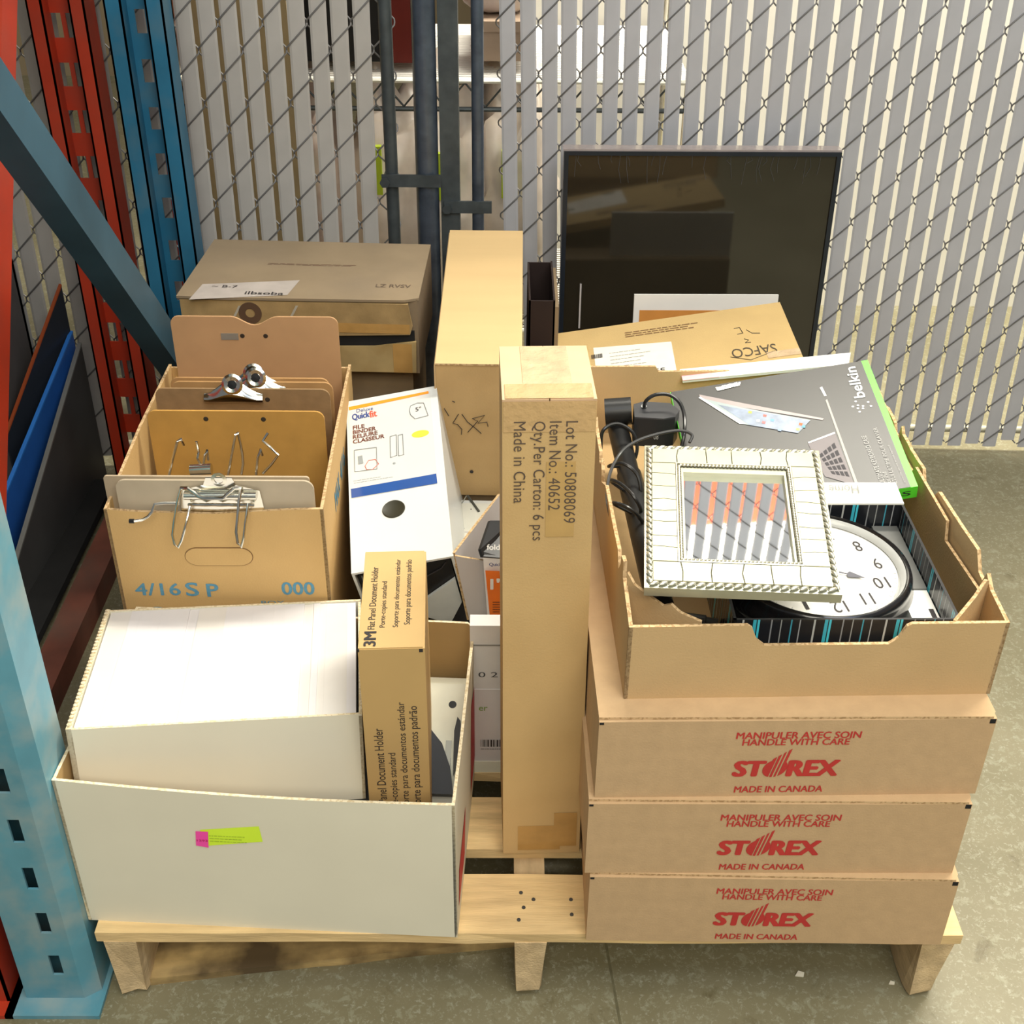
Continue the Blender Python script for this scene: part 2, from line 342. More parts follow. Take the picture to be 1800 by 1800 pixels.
# ------------------------------------------------------------------ chain link fence with privacy slats
def fence(label, x0, y0, z0, th, a, b, sh, j0, j1, slatw, zt, clipr, js=None, slatm=slatm):
    root = thing('chain_link_fence', label, 'fence', (x0, y0, 0), (0, 0, th))
    i0 = -int((zt-z0)/b); i1 = int((z0-.03)/b)
    # one wire, zigzag between column 0 and column 1
    def pt(k, i): return Vector((a*k+sh*i*b, 0, z0-b*i))
    def zig(par):
        P = []
        for i in range(i0, i1+1):
            k = (i+par) % 2
            p = pt(k, i); side = .0035
            q = pt((i+1+par) % 2, i+1)
            # going down from node i to i+1 : '/' when k=1 -> 0 (front)
            s = -side if k == 1 else side
            P.append(p + Vector((0, 0, 0)))
            for tx, tz in ((.02, .10), (.16, .22), (.84, .78), (.98, .90)):
                P.append(Vector((p.x+(q.x-p.x)*tx, (s if .15 < tz < .85 else s*.6), p.z+(q.z-p.z)*tz)))
        return P
    meshes = []
    for par in (0, 1):
        o = MB().tube(zig(par), .0015, 5).build('wire', wirem, root, smooth=True); meshes.append(o)
    first = [True, True]
    for j in range(j0, j1):
        par = j % 2
        if first[par]: o = meshes[par]; first[par] = False
        else:
            o = bpy.data.objects.new('wire', meshes[par].data); COL.objects.link(o); o.parent = root
        o.location = (a*j, 0, 0)
    # slats
    rd = random.Random(j0+50); sm = []
    for v in range(3):
        zb = (.018, .034, .024)[v]; H = zt-zb
        m_ = MB(); off = -sh
        w = slatw
        # slightly bowed hollow slat, six corners
        prof = [(-w/2, -.0008), (-w/2+.004, -.0022), (w/2-.004, -.0022), (w/2, -.0008), (w/2-.002, .0012), (-w/2+.002, .0012)]
        A = [m_.bm.verts.new((a/2+x+off*(zb-z0), y, zb)) for x, y in prof]; B = [m_.bm.verts.new((a/2+x+off*(zt-z0), y, zt)) for x, y in prof]
        n = len(prof)
        for i in range(n): m_.bm.faces.new((A[i], A[(i+1) % n], B[(i+1) % n], B[i]))
        m_.bm.faces.new(A[::-1]); m_.bm.faces.new(B)
        sm.append(m_.build('slat', slatm, root))
    used = [False]*3
    for j in (js or range(j0, j1)):
        v = rd.randrange(3) if rd.random() < .3 else j % 2
        if not used[v]: o = sm[v]; used[v] = True
        else: o = bpy.data.objects.new('slat', sm[v].data); COL.objects.link(o); o.parent = root
        o.location = (a*j+rd.uniform(-.0012, .0012), rd.uniform(-.0004, .0004), 0); o.rotation_euler.y = rd.uniform(-.0015, .0015); o.rotation_euler.z = rd.uniform(-.015, .015)
    for v in range(3):
        if not used[v]: bpy.data.objects.remove(sm[v])
    MB().tube([(a*j0-.02, .012, .052), (a*j1+.02, .012, .052)], .008, 10).build('bottom_rail', mat('pale_rail', (.42, .40, .30), rough=.5, metal=.3), root, smooth=True)
    MB().tube([(a*j0-.02, .016, zt+.03), (a*j1+.02, .016, zt+.03)], .02, 12).build('top_rail', steel, root, smooth=True)
    return root
fr_ = fence('wide chain link fence panel with white slats behind the black framed panel', .5513, 1.3213, .8024, -.0274, .0366, .0434, .0271, -15, 34, .0275, 2.45, 1)
fl_ = fence('chain link fence panel with cream slats behind the blue and red rack posts', -.4605, 1.2439, .8606, .0668, .0366, .0443, -.0106, -26, 8, .0288, 2.45, -1, js=range(-26, 7), slatm=mat('fence_slat_cream', (.42, .40, .37), rough=.5, var=.05, vs=20, v2=.3, v2s=3, c2=(.36, .34, .31)))

# gate posts
def pipe(name, label, x, y, r, z1, m, cat='post', sq=None, group=None):
    t = thing(name, label, cat, (x, y, 0), group=group)
    if sq: MB().box(-sq[0]/2, -sq[1]/2, 0, sq[0]/2, sq[1]/2, z1).bevel(.006, 2).build('post_tube', m, t, smooth=True)
    else: MB().tube([(0, 0, 0), (0, 0, z1)], r, 20).build('post_tube', m, t, smooth=True)
    MB().lathe([(0, z1+.02), (r*.7, z1+.014), (r*1.1, z1), (r*1.1, z1-.02)], 16).build('cap', steel, t, smooth=True)
    return t
p1 = pipe('gate_post', 'thick grey steel gate post behind the dusty taped carton', -.121, 1.27, .0205, 2.6, steelb)
p2 = pipe('gate_post', 'dark square gate post just right of the round one, above the long plain carton', -.080, 1.285, .018, 2.6, steel, sq=(.034, .04))
q1 = pipe('fence_bar', 'thin grey upright bar at the right edge of the left fence panel', -.184, 1.262, .0115, 2.5, steel, 'bar')
q2 = pipe('fence_bar', 'thin grey upright bar at the left edge of the wide right fence panel', -.030, 1.272, .0108, 2.5, steelb, 'bar')
def clip(x0, x1, z, y, par, dy):
    b = MB().box(x0, y-.026, z-.010, x1, y-.021, z+.012); b.bevel(.001); b.build('clamp_band', steel, par)
    b = MB(); b.tube([(x0+.006, y-.034, z), (x0+.006, y+.02, z)], .005, 8); b.tube([(x0+.006, y-.036, z), (x0+.006, y-.028, z)], .009, 6); b.build('bolt', steel, par, smooth=False)
clip(-.080, .025, .593, 0, p1, 0)
for o in (bpy.data.objects['clamp_band'],): pass
clip(-.012, .075, .540, 0, p2, 0)
for zz in (1.5,): clip(-.080, .025, zz, 0, p1, 0); clip(-.012, .075, zz-.06, 0, p2, 0)

# ------------------------------------------------------------------ things beyond the fence
sr = thing('wire_shelf', 'wire shelf rack of pale rods seen through the gap between the fence panels', 'shelf', (-.62, 1.55, 0))
def wires(z, par, hi):
    b = MB()
    for k in range(34): b.tube([(0, .02+k*.0135, z), (1.0, .02+k*.0135, z)], .0022, 4)
    o = b.build('shelf_wires', mat('shelf_wire_zinc', (.62, .60, .56), rough=.4, metal=.2), par); o['kind'] = 'stuff'
    MB().tube([(0, 0, z), (1.0, 0, z)], .0055, 8).build('front_rod', mat('bright_zinc', (.95, .95, .85), rough=.3, metal=.3), par, smooth=True)
    MB().tube([(0, 0, z-.055), (1.0, 0, z-.055)], .005, 8).build('front_rod', steel, par, smooth=True)
    MB().tube([(x*.04, 0, z-.050 if x % 2 else z-.004) for x in range(26)], .003, 6).build('truss_rod', steel, par, smooth=False)
wires(.690, sr, 1); wires(1.25, sr, 1); wires(.16, sr, 1)
for x in (0, 1.0):
    for y in (0, .46): MB().tube([(x, y, 0), (x, y, 1.9)], .012, 12).build('upright', chrome, sr, smooth=True)
def bx(name, label, cat, x0, y0, z0, x1, y1, z1, m, extra=None):
    t = thing(name, label, cat, (x0, y0, z0)); w, d, h = x1-x0, y1-y0, z1-z0
    MB().box(0, 0, 0, w, d, h-.004).bevel(.004).build('body', m, t)
    MB().box(-.003, -.003, h-.02, w+.003, d+.003, h).bevel(.002).build('lid', m, t)
    return t
bx('storage_tote', 'dark red box on the wire shelf beyond the gate posts', 'box', -.215, 1.60, .71, -.155, 1.9, 1.1, mat('dark_red_tote', (.13, .01, .005), rough=.5))
bx('storage_tote', 'black box on the wire shelf at the upper end of the left fence panel', 'box', -.47, 1.60, .712, -.222, 1.9, 1.1, blackm)
bx('storage_tote', 'brown carton on the wire shelf beyond the thin bar right of the posts', 'box', -.045, 1.60, .715, .06, 1.9, .79, mat('grey_carton', (.36, .27, .2), rough=.7))
def bag(label, x, y, z, sx, sy, sz, col, seed, stand=None, green=True):
    rd = random.Random(seed); bm = bmesh.new(); bmesh.ops.create_icosphere(bm, subdivisions=3, radius=1)
    for v in bm.verts:
        c = v.co; k = 1+.10*math.sin(7*c.x+seed)+.08*math.sin(9*c.z+5*c.y)+rd.uniform(-.03, .03)
        v.co = Vector((c.x*sx*1.25*k*(1-.12*max(0, c.z)**2), c.y*sy*k, (max(c.z, -.8)+.8)*sz*k))
    me = bpy.data.meshes.new('plastic_bag'); bm.to_mesh(me); bm.free(); me.materials.append(mat('pale_bag_%d' % seed, col, rough=.3, var=.12, vs=22, v2=.7, v2s=28, c2=(.66, .60, .52)))
    for p in me.polygons: p.use_smooth = True
    t = thing('plastic_bag', label, 'bag', (x, y, z)); o = bpy.data.objects.new('bag_body', me); COL.objects.link(o); o.parent = t
    MB().lathe([(.0, sz*1.78), (sx*.18, sz*1.80), (sx*.10, sz*1.72), (sx*.25, sz*1.6)], 12).build('bag_neck', me.materials[0], t, smooth=True)
    if green: MB().box(-.028, -sy*1.06, sz*1.0, -.006, -sy*.9, sz*1.35).bevel(.004).build('green_label', mat('lime_label', (.42, .55, .03), rough=.5), t)
    return t
for k, (lab, x, z, sx, sz, col) in enumerate([
        ('pale plastic bag on the low wire shelf left of the thick gate post', -.225, .17, .085, .285, (.62, .53, .45)),
        ('pale plastic bag with lime label directly behind the gate posts', -.09, .17, .08, .275, (.66, .57, .48)),
        ('pale plastic bag on the low wire shelf right of the gate posts', .04, .17, .08, .28, (.60, .52, .44)),
        ('pinkish plastic bag on the low shelf behind the left fence slats', -.38, .17, .075, .27, (.58, .45, .38))]):
    bag(lab, x, 1.66, z, sx, .09, sz, col, k+3)
bag('clear bag with pink print on the wire shelf beside the brown carton', .0, 1.68, .795, .07, .06, .09, (.66, .58, .55), 11, green=False)
# red beams beyond both fences
def beam(label, x0, y0, z0, x1, y1, z1, m=None):
    t = thing('rack_beam', label, 'beam', (x0, y0, z0)); m = m or redp
    MB().box(0, 0, 0, x1-x0, y1-y0, z1-z0).bevel(.004).build('beam_rail', m, t)
    MB().box(-.006, -.004, -.02, 0, y1-y0+.004, z1-z0+.02).build('end_plate', m, t); return t
b_ = beam('red upright steel beam glimpsed between slats of the left fence', -.725, 1.62, 0, -.635, 1.70, 2.3, mat('bright_red_paint', (.45, .04, .02)))
bx('tall_tan_carton', 'tall tan carton standing beyond the left fence panel', 'carton', -.57, 1.40, 0, -.37, 1.50, 1.25, mat('tan_far_carton', (.50, .38, .20), rough=.7))
beam('narrow dark upright beam glimpsed between slats of the left fence', -.615, 1.72, 0, -.575, 1.78, 2.3, mat('dark_brown_paint', (.03, .012, .008)))
beam('orange crossbeam high beyond the right fence panel', .0, 1.96, 2.22, 3.2, 2.04, 2.70, mat('orange_beam_paint', (.32, .045, .015), rough=.85, spec=.2))

# ------------------------------------------------------------------ rack uprights at the left
def post(parent, x0, x1, y, z1, m, rows, pitch=.0762, z_off=.04, hole=(.014, .026), depth=.055, name='post', fl_w=.2, web_rec=.012):
    """open column profile: two flanges, a recessed web with real punched holes"""
    e = bpy.data.objects.new(name, None); COL.objects.link(e); e.parent = parent; e.location = (x0, y, 0)
    w = x1-x0; f = w*fl_w
    for a0, a1 in ((0, f), (w-f, w)):
        b = MB(); b.box(a0, 0, 0, a1, .003, z1); b.box(a0 if a0 == 0 else a1-.003, 0, 0, a0+.003 if a0 == 0 else a1, depth, z1)
        ii = a1-.003 if a0 == 0 else a0
        b.box(ii, 0, 0, ii+.003, web_rec, z1); b.build('flange', m, e)
    b = MB(); xs = [(w*r, hole[0]) for r in rows]; z = z_off; zs = []
    while z+hole[1] < z1: zs.append(z); z += pitch
    bounds = [f]; 
    for c, hw in xs: bounds += [c-hw/2, c+hw/2]
    bounds.append(w-f)
    for k in range(0, len(bounds), 2): b.box(bounds[k], web_rec-.003, 0, bounds[k+1], web_rec, z1)
    for c, hw in xs:
        zz = 0
        for z in zs: b.box(c-hw/2, web_rec-.003, zz, c+hw/2, web_rec, z); zz = z+hole[1]
        b.box(c-hw/2, web_rec-.003, zz, c+hw/2, web_rec, z1)
    b.build('punched_web', m, e)
    return e
bu = thing('rack_upright', 'blue steel rack upright with front post, back post and slanting brace', 'rack')
post(bu, -.603, -.512, 1.10, 2.5, bluep, (.5,), pitch=.0762, z_off=.03, hole=(.016, .037), fl_w=.30, web_rec=.035)
# front post: closed tube with punched front face
e = bpy.data.objects.new('post', None); COL.objects.link(e); e.parent = bu; e.location = (-.556, -.005, 0)
w = .088; b = MB(); b.box(0, .003, 0, .003, .075, 2.5); b.box(w-.003, .012, 0, w, .075, 2.5); b.box(.003, .072, 0, w-.003, .075, 2.5)
b.prism([(w-.0, .012), (w-.003, .014), (w-.019, .003), (w-.018, 0)], 0, 2.5); b.build('flange', bluep2, e)
b = MB(); hx = .047
z = .050; zz = 0
while z < 2.4:
    b.box(hx-.0065, 0, zz, hx+.0065, .003, z); zz = z+.036; z += .0762
b.box(hx-.0065, 0, zz, hx+.0065, .003, 2.5); b.box(0, 0, 0, hx-.0065, .003, 2.5); b.box(hx+.0065, 0, 0, w-.018, .003, 2.5)
b.build('punched_web', bluep2, e)
MB().box(-.575, -.03, 0, -.462, .10, .006).bevel(.001).build('base_plate', bluep2, bu)
MB().box(-.62, 1.07, 0, -.50, 1.17, .006).bevel(.001).build('base_plate', bluep, bu)
def bar(parent, p, q, w, h, m, name='brace'):
    p, q = Vector(p), Vector(q); d = (q-p); L = d.length; d.normalize(); s = Vector((1, 0, 0)); n = s.cross(d)
    fr = frame3(p, d, s)
    b = MB()   # C channel, open side down
    b.box(0, -w/2, -h/2, L, w/2, h/2, 0, fr) 
    b.bevel(.004, 2)
    return b.build(name, m, parent)
bar(bu, (-.510, .055, 1.312), (-.510, 1.115, .155), .038, .052, mat('blue_brace_paint', (.030, .080, .115), rough=.45, var=.2, vs=8))
bar(bu, (-.520, .06, 1.42), (-.520, 1.12, 2.3), .038, .045, MC['blue_brace_paint'])
for z in (.10,): MB().box(-.545, .07, z, -.515, 1.11, z+.04).bevel(.003).build('cross_bar', bluep, bu)

ru = thing('rack_upright', 'red steel rack upright whose punched back post stands left of the blue one', 'rack')
post(ru, -.726, -.636, 1.11, 2.5, redp, (.36, .62), pitch=.0762, z_off=.02, hole=(.016, .038), fl_w=.27, web_rec=.035)
MB().box(-.75, 1.08, 0, -.63, 1.19, .006).bevel(.001).build('base_plate', redp, ru)
post(ru, -.665, -.575, -.01, 2.5, redp, (.36, .62), fl_w=.22, name='post')
MB().box(-.68, -.03, 0, -.565, .09, .006).bevel(.001).build('base_plate', redp, ru)
bar(ru, (-.651, .92, 1.165), (-.651, .10, -.0+.03), .040, .05, redp)
ft = thing('floor_runner', 'low dark red steel runner on the floor between rack and pallet', 'beam', (-.715, .12, 0))
b = MB(); b.box(0, 0, 0, .045, 1.02, .048); b.bevel(.004); b.build('runner_bar', mat('rusty_red_paint', (.16, .05, .03), rough=.75, var=.3, vs=12, v2=.8, v2s=9, c2=(.09, .055, .04)), ft)
MB().box(-.02, .0, 0, .065, .05, .004).build('foot_plate', MC['rusty_red_paint'], ft)
sd = thing('shade_deck', 'unseen plywood deck added above the rack bay to shade it', 'shelf', (-1.9, -.05, 1.62))  # out-of-view deck added to keep overhead light off the rack bay
MB().box(0, 0, .05, 1.14, 1.25, .075).build('deck_board', mat('plywood', (.4, .28, .15), rough=.8, var=.1), sd)
for y in (0, 1.2): MB().box(0, y, -.06, 1.14, y+.05, .05).bevel(.003).build('beam_rail', mat('orange_rail', (.6, .15, .03), rough=.4), sd)

# boards leaning in the rack bay at the left
def board(label, name, x, y0, z0, y1, z1, th, m, edge, lean=0.0, rim=True):
    t = thing(name, label, 'board', (x, 0, 0))
    b = MB().prism([(y0, 0), (y1, 0), (y1, z1), (y0, z0)], 0, th, frame3((0, 0, 0), Y, Z), 0, 0); b.bevel(.002); b.build('panel', m, t)
    L = math.hypot(y1-y0, z1-z0)
    b = MB().prism([(y0, z0), (y1, z1), (y1, z1+.006), (y0, z0+.006)], -.002, th+.002, frame3((0, 0, 0), Y, Z)); b.build('edge_strip', edge, t)
    return t
gr = mat('grey_laminate', (.05, .05, .05), rough=.55, var=.15, vs=10)
def board2(label, pa, pb, x, th, m, edge):
    a, c = onY(*pa, 1.19), onX(*pb, x); c = c+(c-a)*.12; c.z = max(c.z, .05); t = thing('leaning_board', label, 'board', (c.x, c.y, 0))
    u = Vector((a.x-c.x, a.y-c.y, 0)); L = u.length; n = 0
    fr = frame3((0, 0, 0), u, Z)
    MB().prism([(0, .0), (L, .0), (L, a.z), (0, c.z)], -th, 0, fr).build('panel', m, t)
    MB().prism([(0, c.z), (L, a.z), (L, a.z+.004), (0, c.z+.004)], -th-.001, .001, fr).build('edge_strip', edge, t)
board2('grey laminate board standing nearest the dark gap beside the rack', (143, 606), (30, 990), -.79, .006, gr, mat('grey_wrap', (.16, .16, .15), rough=.3, coat=.3))
board2('bright blue board standing among the grey boards in the rack bay', (128, 585), (15, 860), -.83, .005, mat('blue_board', (.02, .10, .38), rough=.35), mat('blue_edge', (.03, .17, .55), rough=.3))
board2('dark board with orange-red top edge at the far left of the rack bay', (108, 503), (22, 740), -.86, .004, mat('dark_board', (.02, .025, .035), rough=.4), mat('rust_edge', (.34, .07, .02), rough=.5))
cr_ = thing('storage_crate', 'grey open crate against the fence in the rack bay', 'crate', (-1.15, 1.02, 0))
for nm, v in (('side_panel', (0, 0, 0, .01, .18, .46)), ('side_panel', (.27, 0, 0, .28, .18, .46)), ('back_panel', (0, .17, 0, .28, .18, .46)), ('front_panel', (0, 0, 0, .28, .01, .43))):
    MB().box(*v).bevel(.001).build(nm, mat('dark_grey_crate', (.10, .09, .09), rough=.5), cr_)
db = thing('dark_floor_slab', 'flat black slab added to darken the floor of the rack bay', 'platform', (-.768, .05, 0))  # black slab put in so the bay floor comes out dark
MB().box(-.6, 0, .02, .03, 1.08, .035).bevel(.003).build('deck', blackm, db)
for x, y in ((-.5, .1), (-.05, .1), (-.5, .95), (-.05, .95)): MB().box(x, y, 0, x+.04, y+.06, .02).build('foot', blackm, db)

# ================================================================== PALLET
PX0, PW, PH = -.458, 1.018, .121
pal = thing('wooden_pallet', 'pale pine shipping pallet carrying all the cartons', 'pallet', (PX0, 0, 0))
rd = random.Random(3)
def rough_board(name, x0, y0, z0, x1, y1, z1, m, par, seed, n=14, amp=.0016):
    r = random.Random(seed); b = MB(); rings = []
    for i in range(n+1):
        x = x0+(x1-x0)*i/n; j = lambda: r.uniform(-amp, amp)
        ex = r.uniform(-.003, .003) if i in (0, n) else 0
        rings.append([b.bm.verts.new((x+ex, y0+j(), z0)), b.bm.verts.new((x+ex, y1+j(), z0)), b.bm.verts.new((x+ex, y1+j()*.6, z1)), b.bm.verts.new((x+ex, y0+j()*.6, z1))])
    for A, B in zip(rings, rings[1:]):
        for k in range(4): b.bm.faces.new((A[k], A[(k+1) % 4], B[(k+1) % 4], B[k]))
    b.bm.faces.new(rings[0][::-1]); b.bm.faces.new(rings[-1]); b.bevel(.0012)
    return b.build(name, m, par)
ys = [0, .128, .26, .39, .52, .65, .78, .91, 1.04, 1.131]
for k, y in enumerate(ys):
    rough_board('deck_board', 0, y, PH-.016, PW, y+.0885, PH, pinewood, pal, k)
SX = (.01, .492, PW-.045)
for k, x in enumerate(SX):
    n = 14; b = MB(); r = random.Random(40+k); rings = []
    prof = [(-.012, -.03), (.0, -.01), (.004, .0)]
    ny = [0, .006, .02, .05, .2, .4, .6, .8, 1.0, 1.215]
    for i, y in enumerate(ny):
        c = .0 if i > 3 else (.016, .010, .006, .002)[i]*r.uniform(.6, 1.4)
        wv = r.uniform(-.002, .002)
        rings.append([b.bm.verts.new((x+wv+c*.3, y+r.uniform(0, .006)*(i < 2), 0+c*r.uniform(.2, 1))), b.bm.verts.new((x+.038+wv-c*.4, y+r.uniform(0, .008)*(i < 2), 0+c*r.uniform(.2, 1))), b.bm.verts.new((x+.038, y, PH-.016)), b.bm.verts.new((x, y, PH-.016))])
    for A, B in zip(rings, rings[1:]):
        for q in range(4): b.bm.faces.new((A[q], A[(q+1) % 4], B[(q+1) % 4], B[q]))
    b.bm.faces.new(rings[0][::-1]); b.bm.faces.new(rings[-1]); b.build('stringer', pinewood2, pal)
# loosened bottom board at the left, bottom boards further back
b = rough_board('bottom_board', 0, 0, 0, .60, .09, .014, mat('pine_wood_stained', (.52, .36, .15), var=.35, vs=7, stretch=(1, 6, 6), rough=.85, v2=.95, v2s=11, v2r=(.38, .6), c2=(.10, .065, .03)), pal, 77)
b.location = (.035, .016, -.001); b.rotation_euler = (0, 0, .13)
rough_board('bottom_board', 0, .6, 0, PW, .69, .012, pinewood2, pal, 78); rough_board('bottom_board', 0, 1.1, 0, PW, 1.19, .012, pinewood2, pal, 79)
nailm = mat('nail_steel', (.10, .10, .10), rough=.5, metal=.6)
for k, (x, y) in enumerate([(.497, .02), (.503, .038), (.515, .05), (.500, .06), (.56, .05), (.99, .03), (.985, .06), (.499, .15), (.515, .2), (.56, .028), (.30, .02), (.42, .045)]):
    MB().lathe([(0, PH+.0016), (.0022, PH+.0014), (.0024, PH)], 8, Matrix.Translation((x, y, 0))).build('nail', nailm, pal)
for k, (x, y, s) in enumerate([(.391, .035, .006), (.503, .023, .004), (.08, -.19, .005), (.62, .3, .004)]):
    c = MB(); c.prism([(-s, -s*.4), (s*.7, -s*.6), (s, s*.3), (-s*.2, s*.7)], 0, s*.4); c.bevel(.0004)
    o = c.build('wood_chip', mat('pale_chip', (.8, .75, .6)))
    o.location = (x, y, 0); tag(o, ['pale wood chip on the floor in front of the right cartons', 'tiny pale chip on the floor near the right pallet foot', 'pale splinter on the floor at the lower edge', 'tiny pale chip on the floor right of the pallet'][k], 'chip')

# ================================================================== STOREX CARTONS (three stacked, identical)
SW, SH_, SD = .4124, .1119, .50
ST = [((.117, -.0079, .121), -.012), ((.1111, -.0046, .2329), .0041), ((.1172, .0018, .3448), .020)]
SL = ['brown carton with red print, bottom of the stack of three', 'brown carton with red print, middle of the stack of three', 'brown carton with red print directly under the open tray']
for k, (loc, yw) in enumerate(ST):
    t = thing('storex_carton'.replace('storex_', 'printed_'), SL[k], 'carton', loc, (0, 0, yw), 'stacked cartons with red print')
    closed_carton(t, SW, SD, SH_, kraft2)
    MB().box(SW-.007, -.0006, SH_-.009, SW-.001, .006, SH_-.0035).build('corner_slot', blackm, t)
    MB().box(.0005, -.0006, SH_-.006, .005, .004, SH_-.0035).build('corner_slot', blackm, t)
    text('MANIPULER AVEC SOIN', t, (.1436, 0, .0842), X, Z, .130, .0092, redink, .03, .05)
    text('HANDLE WITH CARE', t, (.151, 0, .0748), X, Z, .112, .0088, redink, .03, .05)
    text('MADE IN CANADA', t, (.1495, 0, .0060), X, Z, .095, .0092, redink, .03, .05)
    text('ST', t, (.146, 0, .0305), X, Z, .0305, .0215, redink, .085, .08, space=1.0, name='logo_lettering')
    text('REX', t, (.2035, 0, .0305), X, Z, .052, .0215, redink, .085, .08, space=1.0, name='logo_lettering')
    lg = MB(); fr = frame3((.1895, -.0005, .0415), X, Z)
    N_ = 40
    for q in range(N_):   # round emblem cut by slanting gaps
        a0, a1 = -1+2*q/N_, -1+2*(q+1)/N_
        mid = (a0+a1)/2
        if any(abs(mid-c) < .055 for c in (-.2, .12, .42)): continue
        ya, yb = math.sqrt(max(0, 1-a0*a0)), math.sqrt(max(0, 1-a1*a1)); R_ = .0128
        ta = tb = None
        if -.5 < mid < .7: ta = 1.05+(a0+.5)*.95; tb = 1.05+(a1+.5)*.95
        else: ta, tb = ya, yb
        s_ = .22
        lg.prism([(a0*R_-s_*ya*R_, -ya*R_), (a1*R_-s_*yb*R_, -yb*R_), (a1*R_+s_*tb*R_, tb*R_), (a0*R_+s_*ta*R_, ta*R_)], 0, .0002, fr)
    lg.build('logo_emblem', redink, t)

# ================================================================== TALL CARTON IN FRONT
t = thing('tall_carton', 'tall narrow carton standing upright, lot number print, shiny tape on top', 'carton', (.0204, .1145, .1285), (-.05, -.0063, .027))
w, d, h = .0944, .1331, .622
MB().box(0, 0, 0, w, d, h-.003).bevel(.0025, 2).build('body', kraft3, t)
for x0, x1 in ((0, w/2-.0006), (w/2+.0006, w)):
    MB().box(x0, 0, h-.0028, x1, d, h).build('top_flap', mat('kraft_board_top', (.60, .40, .23), var=.04), t)
patch('clear_tape', t, (.022, .002, h), X, Y, .050, d-.004, tape)
patch('clear_tape', t, (.003, .001, h+.0003), X, Y, w-.006, .034, mat('clear_tape_b', (.56, .36, .16), rough=.1, bump=1, bs=110, coat=1, spec=.9))
patch('clear_tape', t, (.001, 0, h-.036), X, Z, w-.002, .034, MC['clear_tape_b'])
patch('clear_tape', t, (.045, 0, h-.16), X, Z, .03, .09, mat('clear_tape_c', (.52, .33, .12), rough=.2, bump=.2, bs=60, coat=.4))
patch('brown_tape', t, (.018, 0, .006), X, Z, .052, .040, tape2)
patch('brown_tape', t, (.062, 0, .012), X, Z, .028, .055, tape2, .0007)
for s_, x, l in (('Lot No.: 50808069', .0640, .119), ('Item No.: 40652', .0475, .103), ('Qty.Per Carton: 6 pcs', .0280, .140), ('Made in China', .0115, .094)):
    text(s_, t, (x, -.0004, h-.024), -Z, X, l, .0155 if s_[0] == 'Q' else .0122, mat('grey_print', (.10, .07, .05), rough=.7), -.006, space=1.06)

# ================================================================== WHITE OPEN BOX (front left)
t = thing('white_open_box', 'big white open box at the front left corner of the pallet, neon stickers', 'box', (-.4676, .0185, .121), (0, 0, -.0533))
w, d, h = .4358, .3071, .2178
def prof(n, f): return [(w*i/n, f(i/n)) for i in range(n+1)]
F = [(.004, .0), (w-.002, 0), (w, .01)] + [(w*(1-i/12), h+.006*(1-i/12)**0*(0)+.012*(i/12)**2-.004*math.sin(PI*i/12)) for i in range(13)] + [(0, .05)]
F = [(p[0], p[1]) for p in F]
open_carton(t, w, d, h, whiteboard, mat('white_box_inner_kraft', (.44, .29, .12), var=.06, vs=10, rough=.8), wcut, .0035,
            {'F': F, 'L': [(0, 0), (d, 0), (d, h+.01), (.02, h+.012), (0, h+.011)], 'R': [(0, 0), (d, 0), (d, h+.006), (d-.03, h+.008), (.1, h-.002), (0, h)], 'K': [(0, 0), (w, 0), (w, h-.005), (w-.01, h+.006), (0, h+.01)]})
yel = mat('neon_yellow_paper', (.70, .95, .05), var=.03, rough=.6); pink = mat('neon_pink_paper', (.95, .08, .42), var=.03, rough=.6)
lo = onface(t, 352, 1488, 1, 0)
a = onface(t, 365, 1486, 1, 0); b2 = onface(t, 462, 1479, 1, 0); c2 = onface(t, 455, 1452, 1, 0); d2 = onface(t, 352, 1458, 1, 0); e2 = onface(t, 350, 1480, 1, 0)
polypatch('neon_sticker', t, [a, b2, c2, d2, e2], yel, -Y)
a, b2, c2, d2 = [onface(t, *p, 1, 0) for p in ((345, 1485), (367, 1489), (366, 1461), (344, 1460))]
polypatch('neon_sticker', t, [a, b2, c2, d2], pink, -Y, .001)
o_ = onface(t, 370, 1480, 1, 0); squiggles(t, o_ - Y*.0006, X, Z, .05, .013, 3, mat('olive_print', (.28, .38, .03)), 4, thick=.16)
o_ = onface(t, 347, 1477, 1, 0); text('1293', t, o_ - Y*.001, X, Z, .012, .003, mat('magenta_print', (.45, .02, .12)), .02)
# red print on the right side
polypatch('red_print', t, [(w, .02, .03), (w, .10, .03), (w, .12, .09), (w, .03, .08)], mat('red_box_print', (.55, .03, .04)), X)
polypatch('red_print', t, [(w, .20, .03), (w, .27, .03), (w, .27, .15), (w, .22, .16)], MC['red_box_print'], X)
bl = thing('ring_binder', 'black ring binder lying in the white open box under the paper carton', 'binder', (-.44, .05, .128), (0, 0, -.05))
MB().box(0, 0, 0, .29, .24, .004).build('cover', black, bl); MB().box(0, 0, .091, .29, .24, .095).build('cover', black, bl); MB().box(.0, 0, .004, .004, .24, .091).build('spine', black, bl)
MB().box(.008, .004, .005, .283, .232, .090).build('pages', mat('grey_pages', (.12, .12, .12)), bl)
b = thing('ring_binder', 'black ring binder lying on the other one, its edge showing under the paper carton', 'binder', (-.425, .048, .224), (-.03, 0, .02))
MB().box(0, 0, 0, .32, .20, .004).build('cover', black, b); MB().box(0, 0, .034, .32, .20, .038).build('cover', black, b); MB().box(.0, 0, .004, .004, .20, .034).build('spine', black, b)
MB().box(.008, .003, .005, .313, .195, .033).build('pages', MC['grey_pages'], b)

